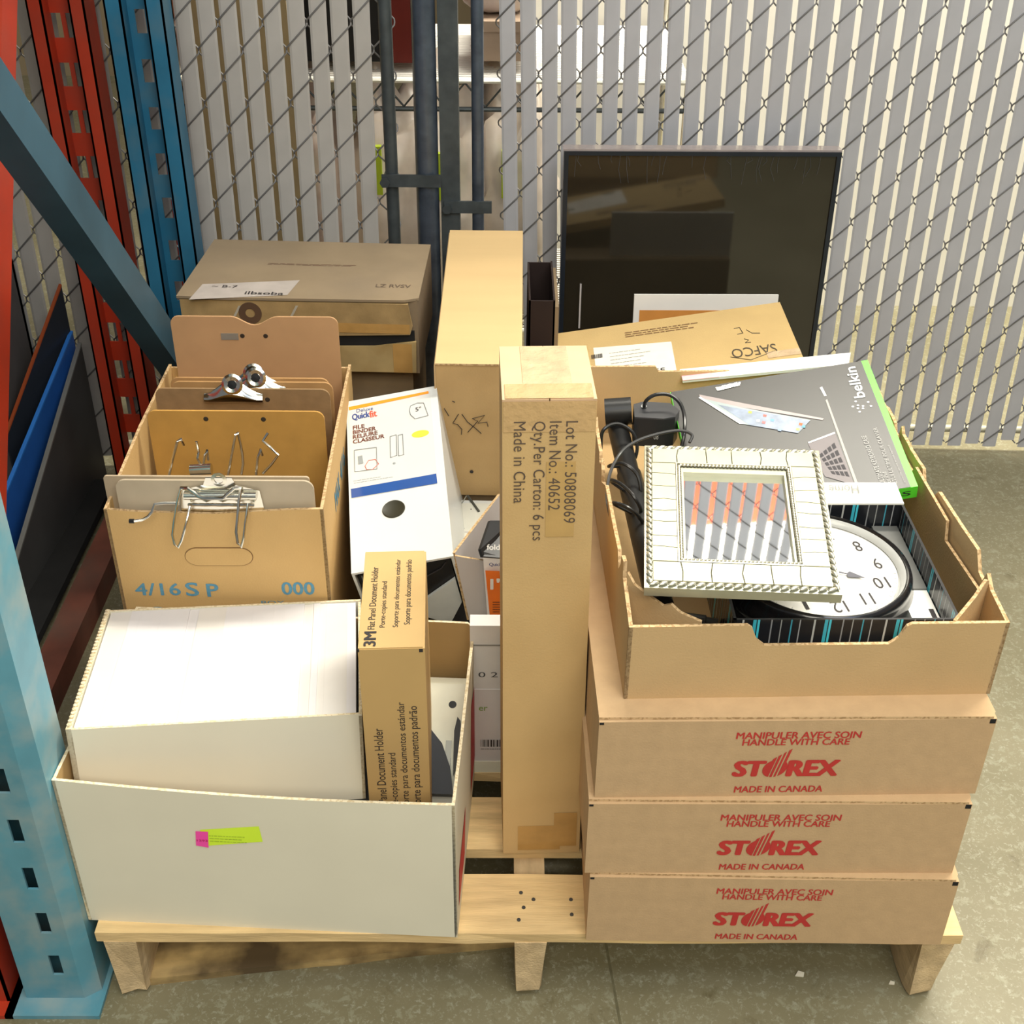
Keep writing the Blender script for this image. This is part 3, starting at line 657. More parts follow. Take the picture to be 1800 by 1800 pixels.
# paper filled white carton leaning in it
t = thing('paper_carton', 'white corrugated carton filled with upright white paper, tilted in the open box', 'carton', (-.4586, .045, .2630), (-.1177, .0182, .1072))
w, d, h = .3209, .252, .1230
T = .0035
MB().prism(rect(w, h), 0, T, frame3((0, T, 0), X, Z), 0, 1).build('front_panel', [whiteboard, wcut], t)
MB().prism(rect(w, h), 0, T, frame3((0, d, 0), X, Z), 0, 1).build('back_panel', [whiteboard, wcut], t)
MB().prism([(0, 0), (d, 0), (d, h+.001), (0, h+.001)], 0, .006, frame3((0, 0, 0), Y, Z), 0, 1).build('side_panel', [whiteboard, wcut], t)
MB().prism([(0, 0), (d, 0), (d, h-.002), (0, h-.002)], 0, T, frame3((w-T, 0, 0), Y, Z), 0, 1).build('side_panel', [whiteboard, wcut], t)
MB().box(0, 0, 0, w, d, .003).build('bottom_panel', whiteboard, t)
# scalloped left edge flutes
b = MB()
for k in range(34): b.lathe([(.0026, 0), (.0026, .0022), (0, .003)], 8, Matrix.Translation((.003, .006+k*.0073, h+.001)))
b.build('flute_edge', wcut, t)
x = .0075; rd = random.Random(9); k = 0
pw = mat('white_paper_sheaf', (.68, .66, .665), var=.02, rough=.8)
pc = mat('cream_paper_sheaf', (.68, .65, .61), var=.02, rough=.8)
while x < w-.010:
    l = rd.choice((.008, .012, .018, .026, .034)); l = min(l, w-.0065-x); hh = h-.0006-rd.choice((0, .0003, .0008, .0014))
    s_ = 0; m_ = pc if rd.random() < .3 else pw
    MB().prism([(x, .0045), (x+l-.00005, .0042), (x+l-.00005+s_, d-.0042), (x+s_, d-.0045)], .004, hh).build('paper_sheaf', m_, t)
    x += l

# 3M carton
t = thing('document_holder_carton', 'narrow tan carton with black document holder lettering standing in the white box', 'carton', (-.1340, .0686, .1500), (.0169, 0, .0445))
w, d, h = .0700, .1711, .3488
tanc = mat('tan_cardboard', (.56, .365, .145), var=.03, vs=14, rough=.6, v2=.15, v2s=6, c2=(.50, .32, .12))
MB().box(0, 0, 0, w, d, h-.0012).bevel(.0012).build('body', tanc, t)
MB().box(.0003, .001, h-.0012, w-.002, d, h).build('top_flap', tanc, t)
MB().box(w-.006, -.0004, h-.006, w-.002, .002, h-.002).build('corner_slot', ink, t)
MB().box(.0, -.0004, h-.004, .0015, .03, h-.0005).build('corner_slot', ink, t)
# lettering on the top runs away from the viewer, on the front it runs upwards
def lt(s_, x, y0, L_, H_, top, bold=0):
    if top: text(s_, t, (x, y0, h), Y, -X, L_, H_, ink, bold)
    else: text(s_, t, (x, 0, y0), Z, -X, L_, H_, ink, bold)
lt('3M', .0185, .004, .023, .0125, True, .05)
lt('Flat Panel Document Holder', .0165, .031, .110, .0075, True)
lt('Porte-copies standard', .0290, .034, .080, .0075, True)
lt('Soporte para documentos estándar', .0430, .034, .121, .0075, True)
lt('Soporte para documentos padrão', .0560, .038, .116, .0085, True)
lt('Flat Panel Document Holder', .0205, .0965, .138, .0100, False)
lt('Porte-copies standard', .0355, .0965, .100, .0105, False)
lt('Soporte para documentos estándar', .0480, .0965, .176, .0105, False)
lt('Soporte para documentos padrão', .0620, .0965, .170, .0120, False)

# hole punch style device
t = thing('paper_punch', 'ivory plastic paper punch with black lever beside the tan carton', 'punch', (-.122, .105, .165), (.48, 0, -.045))
b = MB().box(0, 0, 0, .092, .205, .016); b.bevel(.006, 3); b.build('base', ivory, t, smooth=True)
b = MB().box(.004, .006, .016, .088, .196, .019); b.bevel(.0015, 1); b.build('raised_deck', mat('ivory_deck', (.72, .71, .58), rough=.4), t)
MB().lathe([(0, .0196), (.0045, .0195), (.005, .019)], 16, Matrix.Translation((.071, .168, 0))).build('screw', black, t, smooth=True)
b = MB(); P = [(.020, .004), (.018, .06), (.028, .088), (.045, .088), (.062, .068), (.074, .038), (.080, .004)]; P = [(a_, b_+.045) for a_, b_ in P]
b.prism(P, .019, .030); b.bevel(.003, 2); b.build('lever', mat('black_lever', (.02, .024, .032), rough=.4), t, smooth=True)
b = MB(); b.prism([(.078, .075), (.083, .09), (.086, .12), (.083, .143), (.079, .148), (.076, .13)], .019, .030); b.bevel(.002, 2); b.build('lever_arm', black, t, smooth=True)
MB().box(.066, .055, .019, .073, .120, .021).build('guide_strip', mat('grey_strip', (.35, .36, .33), rough=.3, metal=.4), t)
squiggles(t, (.062, .098, .019), -Y, X, .045, .012, 4, mat('grey_small_print', (.2, .2, .2)), 8, thick=.3)
text('CE', t, (.054, .060, .019), Y, -X, .010, .005, ink)
sup = thing('white_file_tray', 'white plastic tray under the ivory punch in the open box', 'tray', (-.130, .045, .126), (0, 0, -.05))
MB().box(0, 0, 0, .088, .22, .004).build('base', whiteplas, sup)
MB().box(0, 0, .004, .088, .012, .075).bevel(.003, 2).build('rim', whiteplas, sup, smooth=True)
MB().box(0, .19, .004, .088, .22, .125).bevel(.003, 2).build('rim', whiteplas, sup, smooth=True)

# ================================================================== CLIPBOARD BOX
t = thing('clipboard_box', 'open kraft box full of clipboards with blue 4/16 S P print', 'box', (-.4736, .34, .121), (0, 0, .0115))
w, d, h = .2692, .3841, .3673
yk = mat('kraft_board_golden', (.57, .365, .145), var=.05, vs=9, v2=.3, v2s=8, c2=(.50, .31, .11), **KR)
F = [(0, 0), (w, 0), (w, h), (w*.85, h-.001), (w*.5, h-.007), (w*.15, h-.004), (0, h)]
open_carton(t, w, d, h, yk, yk, kcut, .004, {'F': F, 'L': [(0, 0), (d, 0), (d, h+.004), (d*.5, h+.008), (0, h)], 'R': [(0, 0), (d, 0), (d, h+.004), (d*.5, h+.006), (0, h)]})
ov = [(.043*math.cos(a)+(.016 if math.cos(a) > 0 else -.016)*0, .011*math.sin(a)) for a in [2*PI*k/32 for k in range(32)]]
oc = onface(t, 385, 978, 1, 0)
out = [(.026*(1 if math.cos(a) > 0 else -1)+.017*math.cos(a), .0140*math.sin(a)) for a in [2*PI*(k+.5)/32 for k in range(32)]]
inn = [(.026*(1 if math.cos(a) > 0 else -1)+.0160*math.cos(a), .0130*math.sin(a)) for a in [2*PI*(k+.5)/32 for k in range(32)]]
MB().ringprism(out, inn, -.0003, .0006, frame3((oc.x, -.0001, oc.z), X, Z)).build('hand_hole_outline', mat('cut_line', (.20, .11, .04)), t)
MB().prism(inn, 0, .0015, frame3((oc.x, .0, oc.z), X, Z)).bevel(.0006).build('hand_hole_tab', yk, t)
p0 = onface(t, 240, 1046, 1, 0); text('4/16', t, p0, X, Z, .057, .019, blueink, .03, space=1.05)
p0 = onface(t, 329, 1047, 1, 0); text('S', t, p0, X, Z, .0155, .021, blueink, .035)
p0 = onface(t, 366, 1048, 1, 0); text('P', t, p0, X, Z, .014, .020, blueink, .035)
p0 = onface(t, 497, 1045, 1, 0); text('000', t, p0, X, Z, .041, .020, blueink, .03)
c0 = onface(t, 279, 1086, 1, 0)
circ = lambda r, n=36: [(r*math.cos(2*PI*k/n), r*math.sin(2*PI*k/n)) for k in range(n)]
MB().ringprism(circ(.0185), circ(.0172), 0, .0002, frame3((c0.x, -.0004, c0.z), X, Z)).build('printed_seal', blueink, t)
text('Ai', t, (c0.x-.008, 0, c0.z+.003), X, Z, .015, .010, blueink, .03)
text('BOX', t, onface(t, 460, 1062, 1, 0), X, Z, .03, .006, blueink)
for yy, ss in ((.03, 'MAX'), (.10, '4/16')):   # faint blue print on the right outer side
    text(ss, t, (w, d*.20+yy, h-.075), Y, Z, .055, .03, blueink, .02)
t_cb = t
# support inside so the clipboards stand: none needed, boards reach the bottom
def rbrect(w, h, r, notch=False):
    P = [(0, 0), (w, 0)]
    for k in range(7): a = PI/2*k/6; P.append((w-r+r*math.cos(a), h-r+r*math.sin(a)))
    if notch:
        for k in range(13): a = k/12; P.append((w*.64-w*.28*a, h-.013*math.sin(PI*a)**2))
    for k in range(7): a = PI/2+PI/2*k/6; P.append((r+r*math.cos(a), h-r+r*math.sin(a)))
    return P
def clip_hw(parent, cx, top, kind, y):
    """clipboard clip hardware on the front (towards -Y) of a board"""
    if kind == 'plate':      # flat spring clip folded over the top with hanging ring
        b = MB(); P = [(-.052, -.047), (.052, -.047), (.048, -.012), (.02, -.004), (.016, .006), (-.016, .006), (-.02, -.004), (-.048, -.012)]
        b.prism([(a, c) for a, c in P], 0, .0015, frame3((cx, y-.002, top), X, Z)); b.bevel(.0006); b.build('clip_plate', chrome, parent)
        b = MB(); b.lathe([(.009, -.001), (.0095, .001), (.0055, .0015), (.005, -.001)], 20, frame3((cx, y-.003, top+.004), X, Z)); b.build('hanging_ring', chrome, parent, smooth=True)
        b = MB(); b.tube([(cx-.044, y-.006, top-.018), (cx+.044, y-.006, top-.018)], .0055, 12); b.build('spring_barrel', chrome, parent, smooth=True)
        b = MB().tube([(cx-.04+.01*k*1.0, y-.008-(.004 if k % 2 else 0), top-.030+(.003 if k % 2 else 0)) for k in range(9)], .0022, 6); b.build('clip_edge', chrome, parent, smooth=True)
    elif kind == 'arch':     # raised fan shaped nickel clip
        b = MB(); n = 16; A = []
        for s_ in range(n+1):
            a = s_/n; x = cx-.040+.080*a; hgt = .016+.020*math.sin(PI*a)**2
            col = []
            for q, (dy, dz) in enumerate(((0, 0), (-.010, .25), (-.014, .6), (-.008, .9), (0, 1.0))):
                col.append(b.bm.verts.new((x, y-.001+dy*(.5+.5*math.sin(PI*a)), top-.022+hgt*dz)))
            A.append(col)
        for c1, c2_ in zip(A, A[1:]):
            for q in range(4): b.bm.faces.new((c1[q], c1[q+1], c2_[q+1], c2_[q]))
        b.build('clip_body', chrome, parent, smooth=True)
        b = MB(); b.lathe([(.0135, -.002), (.0145, .001), (.011, .003), (.0065, .002), (.006, -.002)], 24, frame3((cx+.002, y-.009, top+.012), X, Vector((0, .35, 1)).normalized())); b.build('hanging_ring', chrome, parent, smooth=True)
        MB().lathe([(0, .0012), (.0062, .0008)], 16, frame3((cx+.002, y-.010, top+.012), X, Vector((0, .35, 1)).normalized())).build('ring_hole', black, parent)
def wire_bail(parent, cx, y, z, pts, r=.0019, name='wire_post'):
    MB().tube([(cx+p[0], y+p[1], z+p[2]) for p in pts], r, 8).build(name, chrome, parent, smooth=True)
def clipboard(label, px0, px1, pytop, Yp, m, kind, notch=False, r=.012, lean=.0, hgt=None, holes=(), tilt=0.0):
    a = onY(px0, pytop, Yp); b_ = onY(px1, pytop, Yp); wd = (b_-a).length; bot = .131
    hh = hgt or (a.z+b_.z)/2-bot
    t = thing('clipboard', label, 'clipboard', (a.x, Yp, (a.z+b_.z)/2-hh), (lean, 0, tilt), 'clipboards in the kraft box')
    b = MB().prism(rbrect(wd, hh, r, notch), 0, .0032, frame3((0, .0032, 0), X, Z)); b.build('board', m, t)
    for hx, hz in holes:
        MB().lathe([(0, .0008), (.0032, .0006), (.0036, -.0002)], 12, frame3((hx*wd, 0, hh-hz), X, Z)).build('rivet', mat('dark_rivet', (.06, .05, .04), rough=.4, metal=.5), t)
    if kind: clip_hw(t, wd*(.45 if kind == 'arch_left' else .53), hh, kind.split('_')[0], 0)
    return t, wd, hh
G = mat('grey_rivet', (.35, .34, .30), rough=.4, metal=.5)
c1, wd, hh = clipboard('largest brown clipboard at the back of the kraft box with a dip in its top', 298, 593, 557, .700, hardboard5, None, notch=True, holes=((.42, .030), (.56, .030)))
MB().box(.070, -.001, hh-.036, .095, 0, hh-.026).bevel(.0005).build('label_plate', G, c1)
c2_, wd, hh = clipboard('brown clipboard second from the back with two shiny ring clips above it', 298, 578, 665, .625, hardboard, 'arch', holes=((.30, .011), (.64, .011)))
c3, wd, hh = clipboard('dark speckled clipboard third from the back with a yellow tinted clip', 271, 579, 684, .575, hardboard3, 'arch_left', holes=((.32, .016), (.64, .016)))
c4, wd, hh = clipboard('golden brown clipboard in the middle of the kraft box, wire posts before it', 257, 569, 723, .520, hardboard2, None, holes=((.33, .012), (.655, .012)))
c3b, wd3, hh3 = clipboard('thin clipboard right behind the dark speckled one, only its rim showing', 300, 584, 672, .600, hardboard, 'arch')
c5, wd5, hh5 = clipboard('pale worn clipboard just behind the foremost one', 181, 543, 838, .368, hardboard4, None, r=.004)
c6, wd6, hh6 = clipboard('foremost pale grey clipboard with wide spring clip and wire arches hanging outside', 201, 550, 845, .350, mat('hardboard_silver', (.45, .37, .26), var=.06, rough=.5), 'plate', r=.012)
# arches hanging outside on the foremost clipboard
def PXL(root, px, py, Yw): p = onY(px, py, Yw); return root.matrix_basis.inverted() @ p
def wire_px(root, seq, name='wire_post', r=.0018):
    MB().tube([PXL(root, *q) for q in seq], r, 8).build(name, chrome, root, smooth=True)
wire_px(c6, [(318, 858, .343), (312, 880, .335), (306, 915, .325), (303, 940, .318), (307, 957, .315), (313, 962, .315), (319, 950, .317), (326, 925, .322), (331, 905, .330), (334, 890, .338)])
wire_px(c6, [(423, 858, .343), (420, 880, .335), (417, 915, .325), (415, 935, .318), (418, 955, .315), (424, 962, .315), (428, 945, .317), (431, 920, .322), (434, 900, .330), (436, 885, .338)])
wire_px(c6, [(318, 858, .343), (330, 858, .340), (342, 866, .338), (350, 873, .336), (360, 876, .335), (392, 876, .335), (400, 868, .338), (412, 858, .341), (424, 858, .343)], 'crossbar', .0024)
wire_px(c6, [(316, 884, .338), (290, 884, .334), (272, 886, .330), (267, 900, .325), (260, 908, .322), (250, 914, .318), (235, 916, .314)], 'bent_wire')
b = MB(); q0 = PXL(c6, 236, 916, .314); b.tube([q0, q0+Vector((-.006, 0, 0))], .0028, 8); b.build('rubber_tip', black, c6, smooth=True)
# wire posts standing before the golden clipboard: two bent arch pairs of one arch file
af = thing('arch_mechanism', 'chrome arch file mechanism with bent wire posts before the golden clipboard', 'mechanism', tuple(onY(400, 838, .42)))
def apx(seq, r=.0018, name='wire_post'): MB().tube([onY(*q)-af.location for q in seq], r, 8).build(name, chrome, af, smooth=True)
Ya = .425
apx([(297, 836, Ya), (304, 805, Ya), (312, 776, Ya), (318, 772, Ya+.004), (323, 782, Ya+.01)])
apx([(345, 776, Ya+.01), (349, 795, Ya+.008), (347, 806, Ya), (352, 815, Ya)])
apx([(357, 820, Ya), (360, 800, Ya), (364, 792, Ya+.006), (366, 808, Ya+.01)])
apx([(401, 834, Ya), (407, 800, Ya), (414, 764, Ya), (418, 761, Ya+.004), (423, 782, Ya+.01), (426, 800, Ya+.008), (427, 815, Ya+.004), (424, 834, Ya)])
apx([(471, 761, Ya+.012), (462, 775, Ya+.008), (474, 785, Ya+.004), (489, 800, Ya), (478, 815, Ya), (462, 832, Ya)])
apx([(450, 834, Ya), (453, 805, Ya), (458, 790, Ya+.004), (461, 800, Ya+.008)])
b = MB(); p0 = onY(335, 826, .40)-af.location; p1_ = onY(372, 824, .40)-af.location; b.tube([p0, p1_], .007, 12); b.build('lever_roll', chrome, af, smooth=True)
b = MB(); p0 = onY(255, 846, .41)-af.location; b.box(p0.x, p0.y-.002, p0.z-.30, p0.x+.19, p0.y+.002, p0.z-.0); b.build('base_plate', mat('grey_plate', (.4, .36, .3), rough=.4), af)

# ================================================================== DUSTY TAPED CARTON BACK LEFT
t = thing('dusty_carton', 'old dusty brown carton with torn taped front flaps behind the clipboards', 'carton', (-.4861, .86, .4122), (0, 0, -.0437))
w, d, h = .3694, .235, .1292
b = MB(); b.box(0, .012, 0, w, d, h-.002); b.bevel(.005, 2); b.build('body', kraft_old, t)
tp = [(-.004, .0), (.06, -.003), (w-.02, .004), (w+.002, .014), (w, d), (0, d)]
MB().prism(tp, h-.004, h, None, 0, 0).build('top_flap', mat('kraft_board_dusty_top', (.275, .205, .125), var=.1, vs=10, rough=.9, v2=.4, v2s=8, c2=(.22, .17, .12)), t)
fp = [(.20, .066), (w-.012, .072), (w-.008, .085), (w-.014, h-.006), (0, h-.006), (0, .075), (.1, .068)]
b = MB().prism(fp, 0, .007, frame3((0, .008, 0), X, Z), 0, 0); b.bevel(.002); b.build('upper_front_flap', kraft_worn, t)
fp = [(.10, .004), (w-.004, .006), (w-.003, .060), (w-.03, .056), (.3, .050), (.1, .044)]
b = MB().prism(fp, 0, .005, frame3((0, .006, 0), X, Z), 0, 0); b.bevel(.002); b.build('lower_front_flap', mat('kraft_board_lower', (.42, .30, .13), var=.15, vs=18, rough=.6, v2=.6, v2s=20, c2=(.28, .17, .05)), t)
MB().box(.02, .0075, .045, w-.006, .0115, .075).build('flap_gap', blackm, t)
patch('packing_tape', t, (.21, .0005, .074), X, Z, w-.222, .016, tape2)
patch('packing_tape', t, (.15, .001, .006), X, Z, .05, .05, tape2); patch('packing_tape', t, (w-.04, .001, .006), X, Z, .03, .05, tape2)
pts = [onface(t, *q, 2, h) for q in ((332, 527), (505, 519), (527, 493), (356, 500))]
polypatch('white_label', t, pts, mat('worn_label', (.42, .37, .33), var=.1, vs=30, rough=.8), Z)
text('ilbsoba', t, onface(t, 430, 518, 2, h)+Z*.001, X, Y, .06, .010, ink, .02)
text('~ B-7', t, onface(t, 372, 506, 2, h)+Z*.001, X, Y, .04, .009, ink)
text('LZ RVSV', t, onface(t, 660, 505, 2, h), X, Y, .055, .012, mat('faded_print', (.13, .09, .06)), .02)
squiggles(t, onface(t, 470, 466, 2, h), X, Y, .19, .008, 2, mat('faded_red_print', (.14, .06, .04)), 12)
b = MB(); oc = onface(t, 440, 550, 1, .001)   # open handle ring with worn hole on the front
b.ringprism(circ(.018), circ(.0075), 0, .001, frame3((oc.x, .0006, oc.z), X, Z)); b.build('stain_ring', mat('brown_stain', (.10, .055, .03)), t)
for px in (410, 510):
    p = onface(t, px, 556, 1, .0); MB().prism([(0, 0), (.004, 0), (.014, .018), (.010, .018)], 0, .0004, frame3((p.x, .0005, p.z), X, Z)).build('pale_crease', mat('pale_crease_m', (.42, .38, .30)), t)
# what the dusty carton stands on
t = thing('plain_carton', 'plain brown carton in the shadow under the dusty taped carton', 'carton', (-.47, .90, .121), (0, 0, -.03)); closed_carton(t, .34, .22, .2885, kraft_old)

# ================================================================== LONG PLAIN CARTON (543)
t = thing('long_carton', 'long plain carton lying front to back with black marker scrawl on its end', 'carton', (-.081, .685, .2896), (.0629, 0, -.0129))
w, d, h = .1253, .4497, .2345
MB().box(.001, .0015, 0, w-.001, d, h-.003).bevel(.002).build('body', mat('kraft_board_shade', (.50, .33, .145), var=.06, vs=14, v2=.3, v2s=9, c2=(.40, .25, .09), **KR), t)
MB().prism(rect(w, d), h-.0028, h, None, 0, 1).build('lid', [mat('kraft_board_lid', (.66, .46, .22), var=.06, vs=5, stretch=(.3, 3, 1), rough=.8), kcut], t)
MB().box(-.0015, .0, .05, .0008, d-.002, h-.004).build('side_flap', kraft, t)
def scrawl(parent, strokes, m, r=.0006):
    for s_ in strokes: MB().tube([onface(parent, *p, 1, -.0002) for p in s_], r, 5).build('marker_scrawl', m, parent)
scrawl(t, [[(781, 718), (789, 731)], [(806, 728), (796, 744), (804, 746), (812, 755), (811, 764)], [(812, 728), (822, 742), (835, 752), (846, 762)], [(822, 760), (840, 740), (830, 736), (852, 730), (840, 744), (856, 742), (858, 750)], [(795, 705), (800, 707)]], ink)
MB().lathe([(0, .0003), (.003, .0002)], 10, frame3(onface(t, 829, 829, 1, 0), X, Z)).build('stain', ink, t)
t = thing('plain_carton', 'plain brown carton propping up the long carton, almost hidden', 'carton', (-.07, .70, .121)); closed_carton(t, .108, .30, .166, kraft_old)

# ================================================================== BINDER PACK (white, orange and blue label)
t = thing('white_file_binder', 'large white file binder on its back, spine up, orange and blue label', 'binder', (-.1780, .36, .3772), (.2591, -.1792, .1093))
w, L_ = .1344, .3233; Tk = .0035; BH = .225
MB().box(0, 0, -Tk, w, L_, 0).bevel(.0012, 2).build('spine', whiteplas, t, smooth=True)
MB().box(0, 0, -BH, Tk, L_, -Tk).bevel(.0008).build('cover', whiteplas, t)
MB().box(w-Tk, 0, -BH, w, L_, -Tk).bevel(.0008).build('cover', whiteplas, t)
MB().box(.006, .006, -BH+.01, w-.006, L_-.006, -.012).build('inner_block', black, t)
b = MB()
for k in range(9): b.box(.010+k*.003, .0035, -.06, .0115+k*.003, .007, -.015)
b.build('sheet_edges', mat('grey_sheets', (.16, .16, .15)), t)
MB().prism([(.055, -.10), (w-.006, -.048), (w-.006, -.10), (w-.03, -.145)], 0, .004, frame3((0, .005, 0), X, Z)).build('inner_flap', mat('offwhite_flap', (.66, .68, .66), rough=.4), t)
MB().tube([(.07, .0045, -.034), (.095, .0045, -.036), (w-.02, .0045, -.026), (w-.012, .0045, -.015)], .001, 6).build('seam', ink, t)
Ls = lambda u_, v_: onface(t, u_, v_, 2, 0)
wl_ = mat('glossy_label', (.70, .69, .65), rough=.07, var=.01, coat=1, bump=.12, bs=9)
polypatch('label', t, [Ls(612, 716), Ls(756, 688), Ls(769, 850), Ls(617, 877)], wl_, Z, .0004)
polypatch('orange_band', t, [Ls(613, 716), Ls(753, 688), Ls(754, 692), Ls(614, 722)], mat('orange_print', (.95, .32, .03), rough=.2), Z, .0007)
polypatch('blue_band', t, [Ls(617, 860), Ls(767, 833), Ls(769, 850), Ls(618, 876)], mat('blue_print', (.03, .09, .32), rough=.12, coat=1), Z, .0007)
def fr_at(a, b_, c):   # local axes from three pixels on the spine face
    A, B, C_ = Ls(*a), Ls(*b_), Ls(*c); return A, (B-A), (C_-A)
def ltext(s_, a, b_, hpx, m, bold=0.02):
    A, B = Ls(*a), Ls(*b_); u_ = (B-A); v_ = Vector((-u_.y, u_.x, 0)).normalized(); H_ = (Ls(a[0], a[1]-hpx)-A).length
    text(s_, t, A, u_, v_, u_.length, H_, m, bold, lift=.0009)
nav = mat('navy_print', (.04, .07, .25)); brn = mat('brown_print', (.16, .05, .03)); org = MC['orange_print']
ltext('Quick', (620, 741), (650, 735), 12, nav, .03); ltext('fit', (651, 735), (663, 732), 12, mat('red_orange_print', (.8, .10, .05)), .03); ltext('Crestwell'.replace('Crestwell', 'Deluxe'), (627, 726), (656, 721), 6, nav, .0)
for i_, (s_, e_) in enumerate((('FILE', 641), ('BINDER', 661), ('RELIURE', 664), ('CLASSEUR', 676))):
    y_ = 756+i_*8.2; ltext(s_, (621, y_), (e_, y_-(e_-621)*.19), 6.5, brn, .04)
ol = mat('grey_outline', (.28, .30, .30))
def lline(pts, m=ol, r=.0006): MB().tube([Ls(*p)+Z*.0009 for p in pts], r, 4).build('label_drawing', m, t)
lline([(720, 722), (722, 714), (734, 709), (745, 709), (753, 731), (730, 737), (722, 730), (720, 722)]); ltext('5"', (731, 724), (741, 722), 7, ink, .01)
lline([(686, 768), (697, 765), (698, 801), (687, 805), (686, 768)]); lline([(700, 766), (708, 764), (710, 800), (701, 802), (700, 766)])
lline([(623, 792), (662, 787), (663, 825), (624, 830), (623, 792)]); lline([(642, 820), (648, 810), (660, 808), (666, 816), (655, 826), (645, 826), (642, 820)], mat('pink_line', (.8, .2, .15)))
polypatch('label_drawing', t, [Ls(629, 803), Ls(637, 801), Ls(639, 815), Ls(630, 817)], ol, Z, .0009)
MB().lathe([(0, .0004), (.0125, 0)], 24, Matrix.Translation(Ls(739, 763)+Z*.0006) @ Matrix.Scale(.55, 4, Y)).build('yellow_oval', mat('yellow_print', (.85, .60, .05)), t)
MB().lathe([(0, .0004), (.0022, 0)], 10, Matrix.Translation(Ls(693, 815)+Z*.0006)).build('label_drawing', ol, t)
squiggles(t, Ls(623, 852), (Ls(690, 841)-Ls(623, 852)), Vector((-.2, 1, 0)), .05, .008, 2, ol, 5)
hc = Ls(692, 895)
MB().lathe([(.0, .0008), (.0135, .0008), (.0148, .0016), (.0158, .0004)], 32, Matrix.Translation(hc)).build('finger_hole', mat('dark_hole', (.03, .028, .015), rough=.5), t, smooth=True)
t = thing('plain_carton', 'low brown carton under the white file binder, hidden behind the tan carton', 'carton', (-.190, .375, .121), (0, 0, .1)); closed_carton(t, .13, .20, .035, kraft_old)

# ================================================================== GREY LINED OPEN CARTON with small binder pack
t = thing('grey_lined_carton', 'narrow open carton with grey lining between binder and tall carton', 'carton', (-.038, .365, .121), (0, 0, 0))
gl = mat('grey_lining', (.50, .46, .44), var=.05, vs=9, rough=.6, bump=.4, bs=12)
w, d, h = .12, .235, .16
# left wall leans outwards like a flap
def quadsheet(name, par, P, th, mats):
    P = [Vector(p) for p in P]; n = (P[1]-P[0]).cross(P[2]-P[0]).normalized(); bm_ = MB()
    a = [bm_.bm.verts.new(p) for p in P]; c = [bm_.bm.verts.new(p+n*th) for p in P]; k = len(P)
    bm_.bm.faces.new(a[::-1]).material_index = 0; bm_.bm.faces.new(c).material_index = 0
    for i in range(k): bm_.bm.faces.new((a[i], a[(i+1) % k], c[(i+1) % k], c[i])).material_index = 1
    return bm_.build(name, mats, par)
L0 = t.location
q = lambda px, py, Yv: onY(px, py, Yv)-Vector(L0)
quadsheet('side_panel', t, [q(826, 1090, .372), q(800, 972, .372), q(880, 868, .585), q(900, 980, .585)], .004, [gl, kcut])
quadsheet('front_panel', t, [q(800, 975, .368), q(826, 1092, .368), q(900, 1092, .368), q(860, 985, .368)], .003, [gl, kcut])
MB().box(w-.004, .005, 0, w, d, h).build('side_panel', gl, t); MB().box(-.001, d-.004, 0, w-.004, d, h).build('back_panel', gl, t); MB().box(0, .004, 0, w-.004, d-.004, .004).build('bottom_panel', gl, t)
MB().box(.004, .004, 0, w-.004, .007, .15).build('front_panel', gl, t)
t2 = thing('small_binder_pack', 'small black topped pack with white and orange label in the grey lined carton', 'pack', tuple(onY(858, 1085, .355)))
L1 = t2.location; q1_ = lambda px, py, Yv=.355: onY(px, py, Yv)-L1
quadsheet('front_label', t2, [q1_(857, 1088), q1_(849, 978), q1_(884, 982), q1_(892, 1088)], .004, [mat('label_white', (.82, .80, .78), rough=.3), black])
quadsheet('top_block', t2, [q1_(849, 978, .354), q1_(845, 965, .36), q1_(862, 915, .42), q1_(900, 915, .42), q1_(900, 982, .354)], .004, [black, black])
b = quadsheet('body', t2, [q1_(857, 1088, .359), q1_(849, 978, .359), q1_(900, 985, .359), q1_(900, 1088, .359)], .03, [black, black])
polypatch('orange_panel', t2, [q1_(861, 1083, .3505), q1_(853, 1002, .3505), q1_(878, 1003, .3505), q1_(884, 1083, .3505)], mat('orange_pack_print', (.80, .17, .01), rough=.3), -Y, .0008)
text('1"', t2, q1_(863, 1035, .3495), X, Z, .014, .017, whitepaper, .05, lift=.001)
text('Quick', t2, q1_(860, 995, .3495), X, Z, .016, .006, nav, .02, lift=.0012)
squiggles(t2, q1_(866, 1078, .3495), X, Z, .014, .02, 5, ink, 3)
text('fold', t2, q1_(856, 966, .352)+Vector((0, -.004, .002)), X, Vector((0, .7, .7)), .016, .007, whitepaper, .02, lift=.002)

# ================================================================== WHITE PACKAGE with 02
t = thing('white_package', 'white carton with barcode and 02 print squeezed beside the tall carton', 'package', (-.0225, .262, .121), (0, 0, 0))
w, d, h = .075, .022, .250
wp2 = mat('white_glossy_card', (.66, .64, .62), rough=.3, var=.03)
MB().box(0, 0, .018, w, d, h-.003).bevel(.0015).build('body', wp2, t)
MB().box(-.001, -.001, 0, w+.001, d+.001, .02).bevel(.002, 2).build('base_strip', ivory, t)
MB().prism([(0, 0), (w, 0), (w, d), (0, d)], h-.003, h).build('top_flap', wp2, t)
f_ = lambda px, py: onface(t, px, py, 1, 0)
MB().box(-.0004, -.0006, f_(850, 1135).z, w, 0, f_(850, 1133).z).build('fold_line', mat('fold_grey', (.25, .24, .22)), t)
patch('tape_strip', t, (0, 0, f_(850, 1212).z), X, Z, w, .0015, mat('white_shine', (.9, .9, .9), rough=.2))
